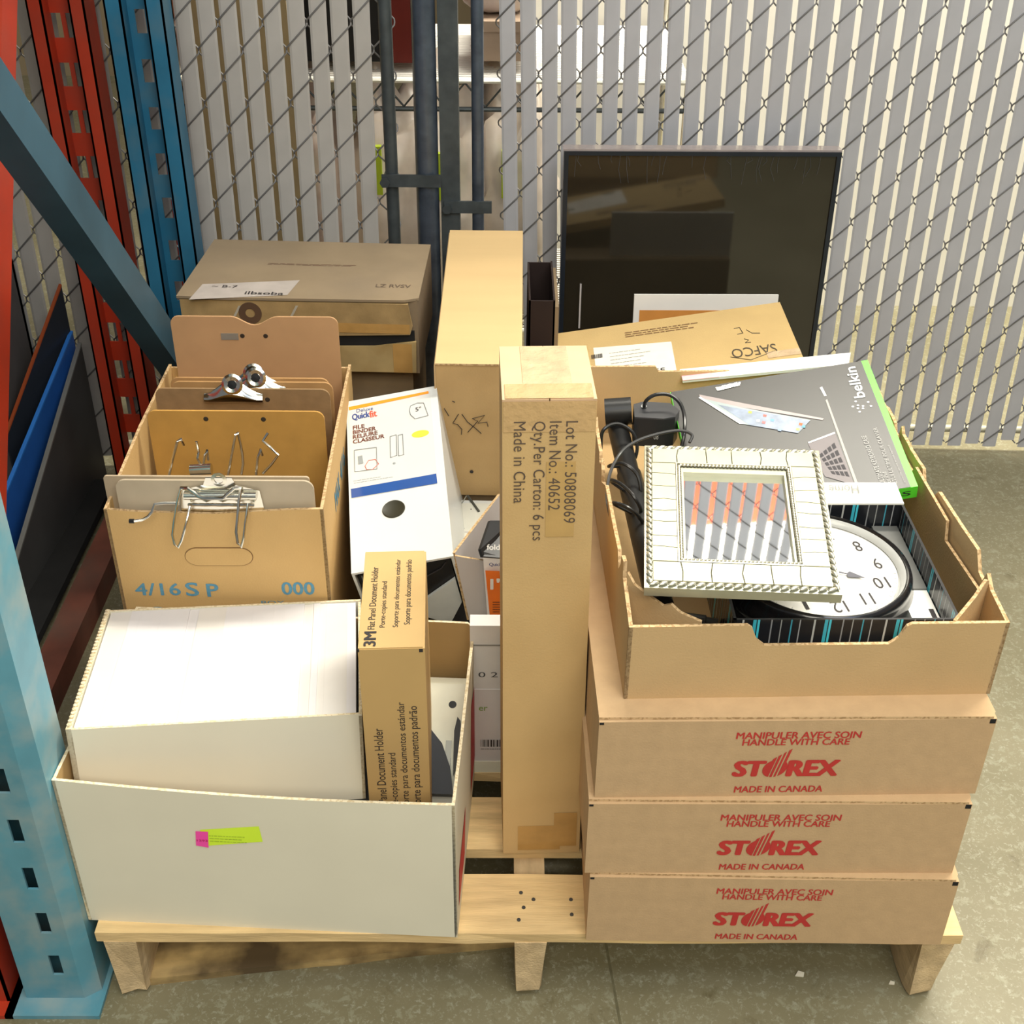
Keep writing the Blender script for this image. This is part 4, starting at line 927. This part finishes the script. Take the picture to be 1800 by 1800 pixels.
text('0 2', t, f_(841, 1190), X, Z, (f_(875, 1190)-f_(841, 1190)).length, .0085, mat('dark_grey_print', (.06, .06, .06)), .0)
text('er', t, f_(842, 1249), X, Z, .011, .0068, mat('green_print', (.22, .36, .06)), .01)
barcode(t, f_(845, 1312), X, Z, .040, .0125, ink, 4)
squiggles(t, f_(845, 1318), X, Z, .04, .003, 1, ink, 2)

# ================================================================== SECOND CLOCK (white, under the long carton)
t = thing('desk_clock', 'square white clock face lying under the end of the long plain carton', 'clock', (-.090, .525, .250), (.15, 0, -.02))
MB().box(0, 0, 0, .135, .150, .018).bevel(.004, 2).build('case', whiteplas, t, smooth=True)
MB().box(.008, .022, .018, .127, .142, .0195).bevel(.0005).build('dial', mat('cream_dial', (.70, .69, .60), rough=.3), t)
f2 = lambda px, py: onface(t, px, py, 2, .0195)
def f2l(a, b_, r, m): MB().tube([f2(*a)+Z*.0006, f2(*b_)+Z*.0006], r, 5).build('clock_hand', m, t)
f2l((820, 872), (793, 915), .0009, mat('grey_hand', (.3, .3, .25))); f2l((822, 872), (842, 900), .0020, mat('dark_hand', (.07, .07, .06)))
text('7', t, f2(799, 938), X, Vector((.25, 1, 0)), .012, .012, ink, .0)
for a_ in ((795, 904), (812, 907), (828, 895)): MB().lathe([(0, .0005), (.0012, 0)], 8, Matrix.Translation(f2(*a_))).build('minute_mark', ink, t)
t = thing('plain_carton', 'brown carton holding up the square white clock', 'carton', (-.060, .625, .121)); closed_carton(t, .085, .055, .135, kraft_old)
t.matrix_basis = Matrix.Translation((-.060, .605, .121))

# ================================================================== BACK RIGHT: black panel, long flat carton, sheets
t = thing('framed_black_panel', 'large glossy black framed panel in shrink wrap leaning on the right fence', 'panel', (.1221, 1.2025, .123), (-.0461, 0, .0122))
w, h = .4878, .533
dkg = mat('black_glass', (.020, .017, .011), rough=.06, var=.2, vs=4, spec=.8, coat=.3)
MB().box(.006, .004, .006, w-.006, .022, h-.006).build('glass_panel', dkg, t)
frm = mat('panel_frame', (.015, .02, .028), rough=.25)
for v in ((0, 0, 0, w, .026, .008), (0, 0, h-.007, w, .026, h), (0, 0, .008, .008, .026, h-.007), (w-.008, 0, .008, w, .026, h-.007)):
    MB().box(*v).bevel(.0015).build('frame_rail', frm, t)
MB().box(-.001, .004, h, w+.001, .034, h+.003).bevel(.001).build('top_edge_wrap', mat('crinkled_wrap', (.36, .30, .28), rough=.2, bump=.8, bs=60, coat=.6), t)
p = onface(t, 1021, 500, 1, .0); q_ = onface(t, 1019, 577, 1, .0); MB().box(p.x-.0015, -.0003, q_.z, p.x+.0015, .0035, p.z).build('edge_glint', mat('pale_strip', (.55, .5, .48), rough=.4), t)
rd = random.Random(5); b = MB()
for k in range(26):
    x_ = rd.uniform(.02, w-.03); L = rd.uniform(.01, .05); b.tube([(x_, .0032, h-.008), (x_+rd.uniform(-.004, .004), .0030, h-.008-L*.5), (x_+rd.uniform(-.006, .006), .0032, h-.008-L)], .00035, 4)
o = b.build('wrap_wrinkles', mat('clear_wrinkle', (.10, .10, .10), rough=.2), t); o['kind'] = 'stuff'
# supports
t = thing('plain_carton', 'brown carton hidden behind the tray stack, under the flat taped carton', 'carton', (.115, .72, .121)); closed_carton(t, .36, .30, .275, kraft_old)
t = thing('flat_carton', 'flat tan carton with upside-down print and paper label, behind the open tray', 'carton', (.1011, .7408, .4207), (0, -.1648, -.0057))
w, d, h = .3737, .2092, .0173
MB().box(0, 0, 0, w, d, h-.002).bevel(.002, 2).build('body', mat('kraft_board_olive', (.52, .36, .15), var=.05, vs=14, **KR), t)
MB().prism([(0, 0), (w, 0), (w, d), (0, d)], h-.002, h, None, 0, 1).build('top_flap', [MC['kraft_board_olive'], kcut], t)
g_ = lambda px, py: onface(t, px, py, 2, h)
text('SAFCO', t, g_(1362, 604), -X, -Y, (g_(1362, 604)-g_(1284, 614)).length, .030, mat('brown_black_print', (.07, .05, .03)), -.005)
MB().tube([g_(1362, 617)+Z*.0004, g_(1320, 633)+Z*.0004, g_(1284, 628)+Z*.0004], .0006, 4).build('logo_swoosh', MC['brown_black_print'], t)
scr = [[(1290, 578), (1300, 576), (1306, 586), (1296, 588)], [(1312, 580), (1322, 586), (1336, 586)], [(1308, 596), (1316, 598), (1310, 603), (1320, 602)]]
for s_ in scr: MB().tube([g_(*p)+Z*.0004 for p in s_], .0006, 4).build('marker_scrawl', ink, t)
squiggles(t, g_(1100, 595)+Z*.0002, X, Y, .13, .022, 3, mat('brown_print2', (.22, .12, .05)), 21, thick=.35)
lab = [g_(*p) for p in ((1043, 612), (1180, 601), (1190, 655), (1048, 655))]
polypatch('paper_label', t, lab, mat('label_paper', (.80, .76, .66), rough=.6), Z, .0006)
barcode(t, g_(1040, 632)+Z*.0004, X, Y, .018, .014, ink, 9)
text('595', t, g_(1168, 647)+Z*.0006, -X, -Y, .022, .013, ink, .03)
squiggles(t, g_(1075, 650)+Z*.0006, X, Y, .07, .06, 5, mat('label_grey_print', (.35, .33, .28)), 31, thick=.1)
patch('clear_tape', t, (w-.05, .02, h), X, Y, .05, .02, tape)
patch('clear_tape', t, (w-.12, .0, .002), X, Z, .12, .013, tape)
# sheet behind it
t = thing('white_folder', 'white card with orange print standing behind the flat carton', 'card', (.236, .982, .30), (-.10, 0, .012))
MB().box(0, 0, 0, .242, .004, .182).bevel(.0005).build('card', whitepaper, t)
MB().box(.01, -.0005, 0, .19, .0, .155).build('orange_band', mat('orange_band_m', (.6, .25, .05)), t)
t.location.z = .306
# dark narrow box
t = thing('dark_open_box', 'narrow dark open box between the long carton and the black panel', 'box', (.0575, .90, .121))
w, d, h = .042, .16, .398
for v, nm in (((0, 0, 0, w, .003, h), 'front_panel'), ((0, d-.003, 0, w, d, h), 'back_panel'), ((0, 0, 0, .003, d, h), 'side_panel'), ((w-.003, 0, 0, w, d, h+.002), 'side_panel')):
    MB().box(*v).build(nm, mat('very_dark_brown', (.018, .008, .006), rough=.7), t)
MB().box(w, .0, 0, w+.006, d, h-.01).build('outer_flap', kraft_old, t)

# ================================================================== KRAFT TRAY on the stack
t = thing('open_kraft_tray', 'open kraft tray with torn side walls on top of the printed cartons', 'tray', (.1445, .0344, .4567), (0, 0, .0272))
w, d, h = .3876, .5527, .0954
F = [(0, 0), (w, 0), (w, h), (.288, h), (.283, h-.003), (.277, h-.018), (.268, h-.026), (.140, h-.026), (.131, h-.018), (.125, h-.003), (.120, h+.0005), (0, h)]
Lp = [(0, 0), (d, 0), (d, h+.004), (.42, h+.004), (.41, h+.012), (.40, h+.004), (.34, h+.003), (.333, h-.006), (.322, h-.004), (.318, h+.006), (.305, h-.002), (.300, h-.016), (.26, h+.004), (.16, h+.008), (.12, h+.012), (.105, h-.004), (.092, h+.012), (.088, h+.026), (.072, h+.030), (.068, h+.012), (0, h)]
rd = random.Random(2)
Rp = [(0, 0), (d, 0), (d, h), (.50, h+.006)] + [(.50-.012*k, h+.004+rd.uniform(-.002, .003)) for k in range(1, 9)] + [(.392, h-.012), (.384, h-.010), (.378, h+.014)] + [(.37-.012*k, h+.006+rd.uniform(-.0015, .002)) for k in range(0, 8)] + \
     [(.272, h-.010), (.262, h-.022), (.252, h-.012), (.244, h-.018), (.236, h+.002), (.228, h+.012), (.15, h+.016), (.10, h+.020), (.085, h+.002), (.072, h+.000), (.066, h+.014), (.05, h+.004), (0, h)]
open_carton(t, w, d, h, kraft, kraft, kcut, .004, {'F': F, 'L': Lp, 'R': Rp, 'K': [(0, 0), (w, 0), (w, h), (w*.9, h+.006), (.10, h+.004), (.095, h+.012), (.004, h+.012), (0, h)]})
# inner corner flaps
def vsheet(name, par, p, q_, poly, m2):
    p, q_ = Vector(p), Vector(q_); u = (q_-p); L = u.length
    MB().prism([(a*L, b_) for a, b_ in poly], 0, .0035, frame3(p, u, Z), 0, 1).build(name, m2, par)
vsheet('corner_flap', t, (.005, .060, .004), (.075, .009, .004), [(0, 0), (1, 0), (1, h-.003), (.72, h-.002), (.60, h+.004), (.5, h-.002), (.28, h+.004), (.10, h+.010), (0, h+.022)], [kraft, kcut])
vsheet('corner_flap', t, (w-.055, .009, .004), (w-.007, .058, .004), [(0, 0), (1, 0), (1, h+.008), (.9, h+.012), (.6, h+.002), (.25, h-.003), (0, h-.006)], [kraft, kcut])
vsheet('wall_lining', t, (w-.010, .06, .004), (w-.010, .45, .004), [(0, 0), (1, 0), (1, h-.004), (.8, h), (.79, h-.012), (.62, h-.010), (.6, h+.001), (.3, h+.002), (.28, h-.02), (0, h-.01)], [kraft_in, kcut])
tray = t

# white sheets behind the tray contents
t = thing('paper_stack', 'white papers with a pink corner lying at the back of the open tray', 'paper', (.262, .575, .545), (.05, -.11, .02))
b = MB(); b.prism([(.0, 0), (.225, .0), (.235, .030), (.0, .03)], 0, .004); b.build('sheets', whitepaper, t)
MB().prism([(.0, -.001), (.05, -.001), (.04, .012), (.0, .022)], .004, .0046).build('pink_corner', mat('pale_pink_paper', (.85, .45, .48)), t)

# ================================================================== STRIPED GIFT BOX
t = thing('striped_box', 'black open box printed with cyan and grey stripes around the round clock', 'box', (.2552, .0615, .461), (0, 0, .0117))
w, d, h = .235, .2186, .080
sp = stripes('striped_print')
open_carton(t, w, d, h, sp, sp, black, .003)
b = MB(); b.box(.0, d-.003, h, w, d+.001, h+.002); b.prism([(0, 0), (w, 0), (w-.004, .030), (.0, .030)], 0, .0018, frame3((0, d-.001, h), X, Vector((0, .9, .35)))); b.build('white_flap', mat('white_card_flap', (.82, .80, .70), rough=.4), t)
f3 = lambda px, py: onface(t, px, py, 2, h+.010)
text('Home', t, (.185, d+.022, h+.011), -X, Vector((0, -.9, -.35)), .035, .012, mat('flap_print', (.3, .3, .28)), 0, lift=.0012)
MB().box(.004, .004, .004, w-.004, d-.004, .016).build('white_liner', mat('white_liner_m', (.80, .78, .72)), t)
MB().box(w-.034, .09, .016, w-.004, d-.006, .052).build('grey_insert', mat('grey_insert_m', (.16, .16, .15), rough=.3), t)
MB().box(w-.034, .004, .016, w-.004, .0895, .050).build('white_insert', MC['white_liner_m'], t)
MB().box(w-.012, .030, .0500, w-.007, .055, .0508).build('dark_notch', ink, t)

# ================================================================== ROUND WALL CLOCK
t = thing('wall_clock', 'round black rimmed wall clock, white dial upside down, in the striped box', 'clock', (.3670, .1765, .4780), (0, 0, 0))
MB().lathe([(0, 0), (.100, 0), (.1075, .004), (.1085, .012), (.104, .020), (.1055, .026), (.1060, .034), (.1035, .040), (.1025, .044), (.1030, .048), (.1005, .0535), (.0975, .055), (.0955, .052), (.0945, .046)], 96).build('rim', mat('clock_rim_black', (.012, .011, .012), rough=.22, coat=.4), t, smooth=True)
MB().lathe([(.0945, .046), (.092, .0450), (0, .0450)], 96).build('dial', mat('clock_dial', (.84, .82, .76), rough=.5), t)
MB().lathe([(.0950, .0525), (.0905, .0500), (.0880, .0465)], 96).build('bezel_ring', mat('clear_bezel', (.42, .42, .40), rough=.15, coat=.6), t, smooth=True)
# orientation: 12 o'clock towards the viewer's lower left
ang0 = math.radians(-82)      # direction of 12 in the local XY plane
RN = .0700
for k in range(1, 13):
    a = ang0 - math.radians(30*k)
    c = Vector((RN*math.cos(a), RN*math.sin(a), .0452))
    up = Vector((math.cos(ang0), math.sin(ang0), 0)); rt = Vector((up.y, -up.x, 0))
    s_ = str(k); ww = .0085 if k < 10 and k != 1 else (.004 if k == 1 else (.0125 if k == 11 else .0165)); hh_ = .0195
    text(s_, t, c-rt*ww/2-up*hh_/2, rt, up, ww, hh_, ink, -.004, name='numeral')
b = MB()
for k in range(60):
    a = 2*PI*k/60; fr = Matrix.Rotation(a, 4, 'Z'); r0 = .0835 if k % 5 else .0820
    b.prism([(r0, -.0003), (.0865, -.0003), (.0865, .0003), (r0, .0003)], .0452, .0454, fr)
b.build('minute_track', mat('grey_ticks', (.3, .3, .3)), t)
hm = mat('clock_hand_grey', (.10, .10, .12), rough=.4)
def hand(ang, L, nm, wd=.0022):
    fr = Matrix.Rotation(ang, 4, 'Z'); b = MB()
    b.prism([(-.012, -wd*.6), (L*.62, -wd*.35), (L*.66, -wd*2.4), (L*.74, -wd*2.0), (L, 0), (L*.74, wd*2.0), (L*.66, wd*2.4), (L*.62, wd*.35), (-.012, wd*.6)], .0468, .0474, fr); b.build(nm, hm, t)
hand(math.radians(158), -.052, 'hour_hand'); hand(math.radians(150), .078, 'minute_hand')
MB().lathe([(0, .0482), (.004, .048), (.0055, .0462)], 20, Matrix.Translation((.0, .0, 0))).build('hub', hm, t, smooth=True)

# ================================================================== MIRROR FRAME
t = thing('picture_frame_mirror', 'square silver-cream framed mirror with segmented border lying on top of the clock', 'mirror', (.1604, .0618, .5715), (.133, -.0245, -.0834))
w, d, h = .1966, .2318, .0145
cream = mat('silver_cream_finish', (.46, .45, .32), rough=.35, var=.05, vs=40, metal=.15, v2=.4, v2s=30, c2=(.38, .36, .23))
silver = mat('silver_beading', (.55, .53, .42), rough=.25, metal=.7, var=.1)
b = MB(); rrr = .006
b.ringprism([(0, 0), (w, 0), (w, d), (0, d)], [(.0395, .042), (w-.0395, .042), (w-.0395, d-.0385), (.0395, d-.0385)], 0, h*.80)
b.bevel(.0035, 3); b.build('backing_frame', mat('silver_side', (.42, .42, .32), rough=.25, metal=.5, var=.1), t, smooth=True)
# segmented border
x0, x1, y0, y1 = .0085, w-.0085, .0085, d-.0085; ix0, ix1, iy0, iy1 = .0350, w-.0350, .037, d-.034
rd = random.Random(11)
def seg(poly):
    b = MB().prism(poly, h*.80, h*1.0); b.bevel(.0011, 2); b.build('border_segment', cream, t, smooth=True)
def wob(): return rd.uniform(-.0014, .0014)
def row(xa, xb, ya, yb, n, horiz):
    cuts = [0]+[i/n+rd.uniform(-.012, .012) for i in range(1, n)]+[1]; g = .00055
    wv = [[wob() for _ in range(3)] for _ in cuts]; wv[0] = wv[-1] = [0, 0, 0]
    for i in range(n):
        if horiz:
            A, B = xa+(xb-xa)*cuts[i]+g, xa+(xb-xa)*cuts[i+1]-g; P = [(A+wv[i][0], ya), (B+wv[i+1][0], ya), (B+wv[i+1][1], (ya+yb)/2), (B+wv[i+1][2], yb), (A+wv[i][2], yb), (A+wv[i][1], (ya+yb)/2)]
        else:
            A, B = ya+(yb-ya)*cuts[i]+g, ya+(yb-ya)*cuts[i+1]-g; P = [(xa, A+wv[i][0]), ((xa+xb)/2, A+wv[i][1]), (xb, A+wv[i][2]), (xb, B+wv[i+1][2]), ((xa+xb)/2, B+wv[i+1][1]), (xa, B+wv[i+1][0])]
        seg(P)
row(x0, x1, y0, iy0-.001, 6, True); row(x0, x1, iy1+.001, y1, 6, True)
row(x0, ix0-.001, iy0, iy1, 8, False); row(ix1+.001, x1, iy0, iy1, 8, False)
MB().ringprism([(x0, y0), (x1, y0), (x1, y1), (x0, y1)], [(ix0, iy0), (ix1, iy0), (ix1, iy1), (ix0, iy1)], h*.70, h*.84).build('groove_base', mat('dark_groove', (.10, .09, .05), rough=.7), t)
def beads(xa, ya, xb, yb, sx, sy, z, name):
    b = MB()
    def run(p, q_):
        p, q_ = Vector(p), Vector(q_); L = (q_-p).length; n = int(L/sx); u = (q_-p).normalized()
        for i in range(n):
            c = p+(q_-p)*((i+.5)/n); fr = Matrix.Translation((c.x, c.y, z)) @ Matrix.Rotation(math.atan2(u.y, u.x)+.45, 4, 'Z') @ Matrix.Diagonal((sx*.62, sy*.5, sy*.42, 1))
            b.lathe([(0, -1), (.8, -.5), (1, .1), (.7, .7), (0, 1)], 7, fr)
    run((xa, ya), (xb, ya)); run((xb, ya), (xb, yb)); run((xb, yb), (xa, yb)); run((xa, yb), (xa, ya))
    b.build(name, silver, t, smooth=True)
beads(.005, .005, w-.005, d-.005, .0092, .0052, h*.93, 'outer_rope_trim')
beads(.0380, .0400, w-.0380, d-.0370, .0040, .0040, h*.98, 'inner_bead_trim')
MB().ringprism([(.0345, .0365), (w-.0345, .0365), (w-.0345, d-.0335), (.0345, d-.0335)], [(.036, .038), (w-.036, .038), (w-.036, d-.035), (.036, d-.035)], h*.8, h*1.05).build('inner_ridge', silver, t)
MB().ringprism([(.0405, .0425), (w-.0405, .0425), (w-.0405, d-.0395), (.0405, d-.0395)], [(.043, .044), (w-.043, .044), (w-.043, d-.047), (.043, d-.047)], h*.3, h*.86).build('inner_lip', cream, t)
MB().box(.0402, .0432, h*.25, w-.0402, d-.0402, h*.42).build('mirror_glass', mat('mirror_glass_m', (.86, .88, .87), rough=.02, metal=1, var=0), t)

# ================================================================== TABLET KEYBOARD BOX
t = thing('keyboard_case_box', 'black tablet keyboard case box with bright green edges leaning in the open tray', 'box', (.2567, .2981, .4900), (.2551, -.1794, .0798))
w, d, h = .2585, .2251, .0199
grn = mat('bright_green_card', (.12, .82, .04), rough=.4, var=.02); bkc = mat('black_card_print', (.035, .033, .030), rough=.35, var=.1, vs=6)
MB().box(0, 0, 0, w, d, h-.0006).bevel(.0006).build('body', grn, t)
MB().box(.0008, .0004, h-.0006, w-.0085, d-.0006, h).build('top_print', bkc, t)
g2 = lambda px, py: onface(t, px, py, 2, h)
def g2t(s_, a, b_, hpx, m, bold, perp=1):
    A, B = g2(*a), g2(*b_); u = B-A; v = Vector((-u.y, u.x, 0)).normalized(); text(s_, t, A, u, v, u.length, hpx, m, bold, lift=.0006)
wpr = mat('white_print', (.85, .85, .82)); gpr = mat('grey_print_light', (.45, .44, .42))
g2t('belkin', (1521, 698), (1503, 645), .0135, wpr, .035)
for (px, py) in ((1499, 715), (1508, 713), (1517, 714), (1526, 707), (1531, 714), (1504, 706), (1511, 724), (1508, 718), (1517, 718)):
    MB().lathe([(0, .0003), (.0016, 0)], 10, Matrix.Translation(g2(px, py)+Z*.0004)).build('logo_dot', wpr, t)
g2t('ULTIMATE KEYBOARD CASE', (1556, 850), (1522, 766), .0058, gpr, .01)
g2t('for iPad'.replace('iPad', 'iPad'), (1567, 850), (1557, 830), .0050, gpr, .01)
g2t('ÉTUI ULTIME POUR CLAVIER', (1577, 850), (1541, 752), .0058, gpr, .01)
g2t('protective case and wireless keyboard', (1592, 848), (1564, 783), .0028, gpr, 0)
tb = mat('tablet_edge', (.33, .27, .26), rough=.3); scn = mat('tablet_screen_print', (.20, .25, .34), rough=.3, var=.35, vs=60)
def gp(pts, m, nm, lift=.0006): polypatch(nm, t, [g2(*p) for p in pts], m, Z, lift)
gp([(1229, 694), (1310, 710), (1448, 736), (1446, 739), (1300, 716), (1231, 700)], tb, 'tablet_picture')
gp([(1231, 700), (1300, 716), (1425, 739), (1403, 762), (1300, 745)], mat('tablet_glow_print', (.30, .36, .36), rough=.3), 'tablet_picture')
gp([(1262, 712), (1300, 719), (1424, 740), (1402, 762), (1318, 748)], scn, 'tablet_picture', .0008)
gp([(1231, 698), (1310, 746), (1300, 746), (1228, 700)], wpr, 'tablet_picture', .0009)
for k, (px, py, c) in enumerate(((1316, 723, (.5, .6, .1)), (1342, 729, (.5, .15, .12)), (1340, 741, (.5, .2, .2)), (1368, 754, (.3, .4, .6)), (1405, 744, (.7, .15, .05)), (1400, 753, (.5, .5, .2)), (1410, 748, (.15, .4, .5)), (1330, 738, (.6, .6, .6)), (1355, 737, (.2, .4, .6)))):
    gp([(px, py), (px+6, py+1), (px+5, py+5), (px-1, py+4)], mat('app_icon_%d' % k, c), 'tablet_icon', .0010)
gp([(1441, 682), (1445, 680), (1453, 696), (1449, 697)], wpr, 'tablet_picture')
gp([(1451, 704), (1454, 702), (1508, 850), (1503, 851)], mat('case_rim_print', (.45, .42, .38)), 'tablet_picture')
gp([(1420, 780), (1468, 762), (1501, 851), (1495, 851), (1450, 838)], mat('keyboard_print', (.14, .115, .12), rough=.4), 'keyboard_picture')
gp([(1420, 778), (1467, 760), (1468, 763), (1422, 780)], wpr, 'keyboard_picture', .0009)
for r_ in range(5):
    for c_ in range(4):
        a_, b2 = (r_+.15)/5.2, (c_+.1)/4.3
        def kp(a, b_): 
            L = (1438+a*26, 800+a*36); R = (1469+a*30, 774+a*70); return (L[0]+(R[0]-L[0])*b_, L[1]+(R[1]-L[1])*b_)
        gp([kp(a_, b2), kp(a_, b2+.17), kp(a_+.13, b2+.17), kp(a_+.13, b2)], mat('key_print', (.035, .03, .035)), 'key_picture', .0009)
text('S', t, (w-.018, -.0001, .006), X, Z, .010, .008, ink, .02)
# foil sticker at the back edge
gp([(1258, 682), (1286, 675), (1302, 672), (1300, 678), (1262, 688)], mat('foil', (.9, .9, .85), rough=.15, metal=.8, bump=1, bs=200), 'foil_sticker', .0009)

# ================================================================== BLACK LAMP + ADAPTER + CORDS
t = thing('black_pipe_lamp', 'matte black T-shaped tubular stand along the left side of the open tray', 'stand', (.165, .12, .4615))
lm = mat('black_satin_paint', (.014, .014, .014), rough=.38)
Lp0 = Vector(t.location); A = Vector((.166, .500, .530))-Lp0; B = Vector((.192, .150, .490))-Lp0
MB().tube([A, A.lerp(B, .33), A.lerp(B, .34), B], [.0135, .0135, .0155, .0155], 24).build('tube', lm, t, smooth=True)
a1, b1 = Vector((.163, .130, .4835))-Lp0, Vector((.250, .112, .4835))-Lp0
MB().tube([a1, a1.lerp(b1, .85), a1.lerp(b1, .86), b1], [.0175, .0175, .0155, .0155], 24).build('cross_tube', lm, t, smooth=True)
MB().tube([Vector((.150, .485, .548))-Lp0, Vector((.184, .483, .552))-Lp0], .018, 24).build('joint_collar', lm, t, smooth=True)
AD = 1.3
a = thing('power_adapter', 'black rounded power adapter with a white printed mark beside the tube top', 'adapter', (.184, .445, .522), (0, 0, -.05))
AP = [(x_*AD, y_) for x_, y_ in [(0, .0), (.0, .034), (.010, .042), (.036, .040), (.045, .022), (.040, .004), (.028, -.002)]]
b = MB().prism(AP, 0, .040); b.bevel(.003, 2); b.build('housing', mat('adapter_plastic', (.022, .022, .024), rough=.4), a, smooth=True)
b = MB().prism(AP, .040, .042); b.bevel(.001); b.build('cap', mat('adapter_top', (.05, .05, .053), rough=.45), a)
text('o8', a, (.026, -.002, .012), X, Z, .006, .008, gpr, 0, lift=.0012)
MB().box(.012, .040, .008, .022, .056, .012).build('prong', steel, a)
def spl(P, n=8):
    P = [Vector(p) for p in P]; out = []
    for i in range(len(P)-1):
        p0, p1, p2, p3 = P[max(i-1, 0)], P[i], P[i+1], P[min(i+2, len(P)-1)]
        for k in range(n):
            s = k/n; out.append(.5*((2*p1)+(-p0+p2)*s+(2*p0-5*p1+4*p2-p3)*s*s+(-p0+3*p1-3*p2+p3)*s**3))
    out.append(P[-1]); return out
cb = mat('black_cable', (.02, .02, .02), rough=.25)
c = thing('looped_cord', 'thick black cord looping over the adapter by the tray back', 'cord', (.20, .46, .56))
L2 = Vector(c.location); zz = lambda px, py, z: onZ(px, py, z)-L2
MB().tube(spl([zz(1132, 716, .562), zz(1136, 704, .578), zz(1152, 694, .585), zz(1176, 694, .585), zz(1195, 708, .580), zz(1203, 732, .570), zz(1203, 760, .560), zz(1198, 785, .545)]), .0024, 8).build('cable', cb, c, smooth=True)
MB().tube([zz(1132, 716, .562)-Z*.008, zz(1132, 714, .566)], .0036, 10).build('strain_relief', cb, c, smooth=True)
c = thing('thin_cord', 'thin grey-black cord looping over the tube down the tray wall', 'cord', (.165, .35, .55))
L2 = Vector(c.location)
MB().tube(spl([zz(1212, 778, .560), zz(1216, 764, .566), (zz(1195, 757, .570)), zz(1160, 762, .572), zz(1120, 775, .568), zz(1092, 795, .562), zz(1073, 830, .556), zz(1067, 870, .550), zz(1072, 905, .545), zz(1080, 935, .525)]), .0020, 8).build('cable', mat('grey_cable', (.05, .05, .05), rough=.2), c, smooth=True)
c = thing('coiled_cord', 'glossy black cord wound around the black tube', 'cord', (.175, .33, .52))
L2 = Vector(c.location)
MB().tube(spl([zz(1056, 790, .53), zz(1060, 757, .555), zz(1085, 745, .560), zz(1112, 760, .550), zz(1120, 790, .53), zz(1108, 815, .515), zz(1070, 820, .535), zz(1095, 815, .550), zz(1120, 835, .54), zz(1126, 870, .52),
              zz(1110, 870, .512), zz(1073, 845, .535), zz(1090, 850, .545), zz(1112, 870, .54), zz(1126, 895, .525), zz(1120, 905, .515), zz(1078, 885, .532), zz(1095, 888, .538), zz(1115, 900, .535), zz(1130, 918, .52)]), .0023, 8).build('cable', cb, c, smooth=True)
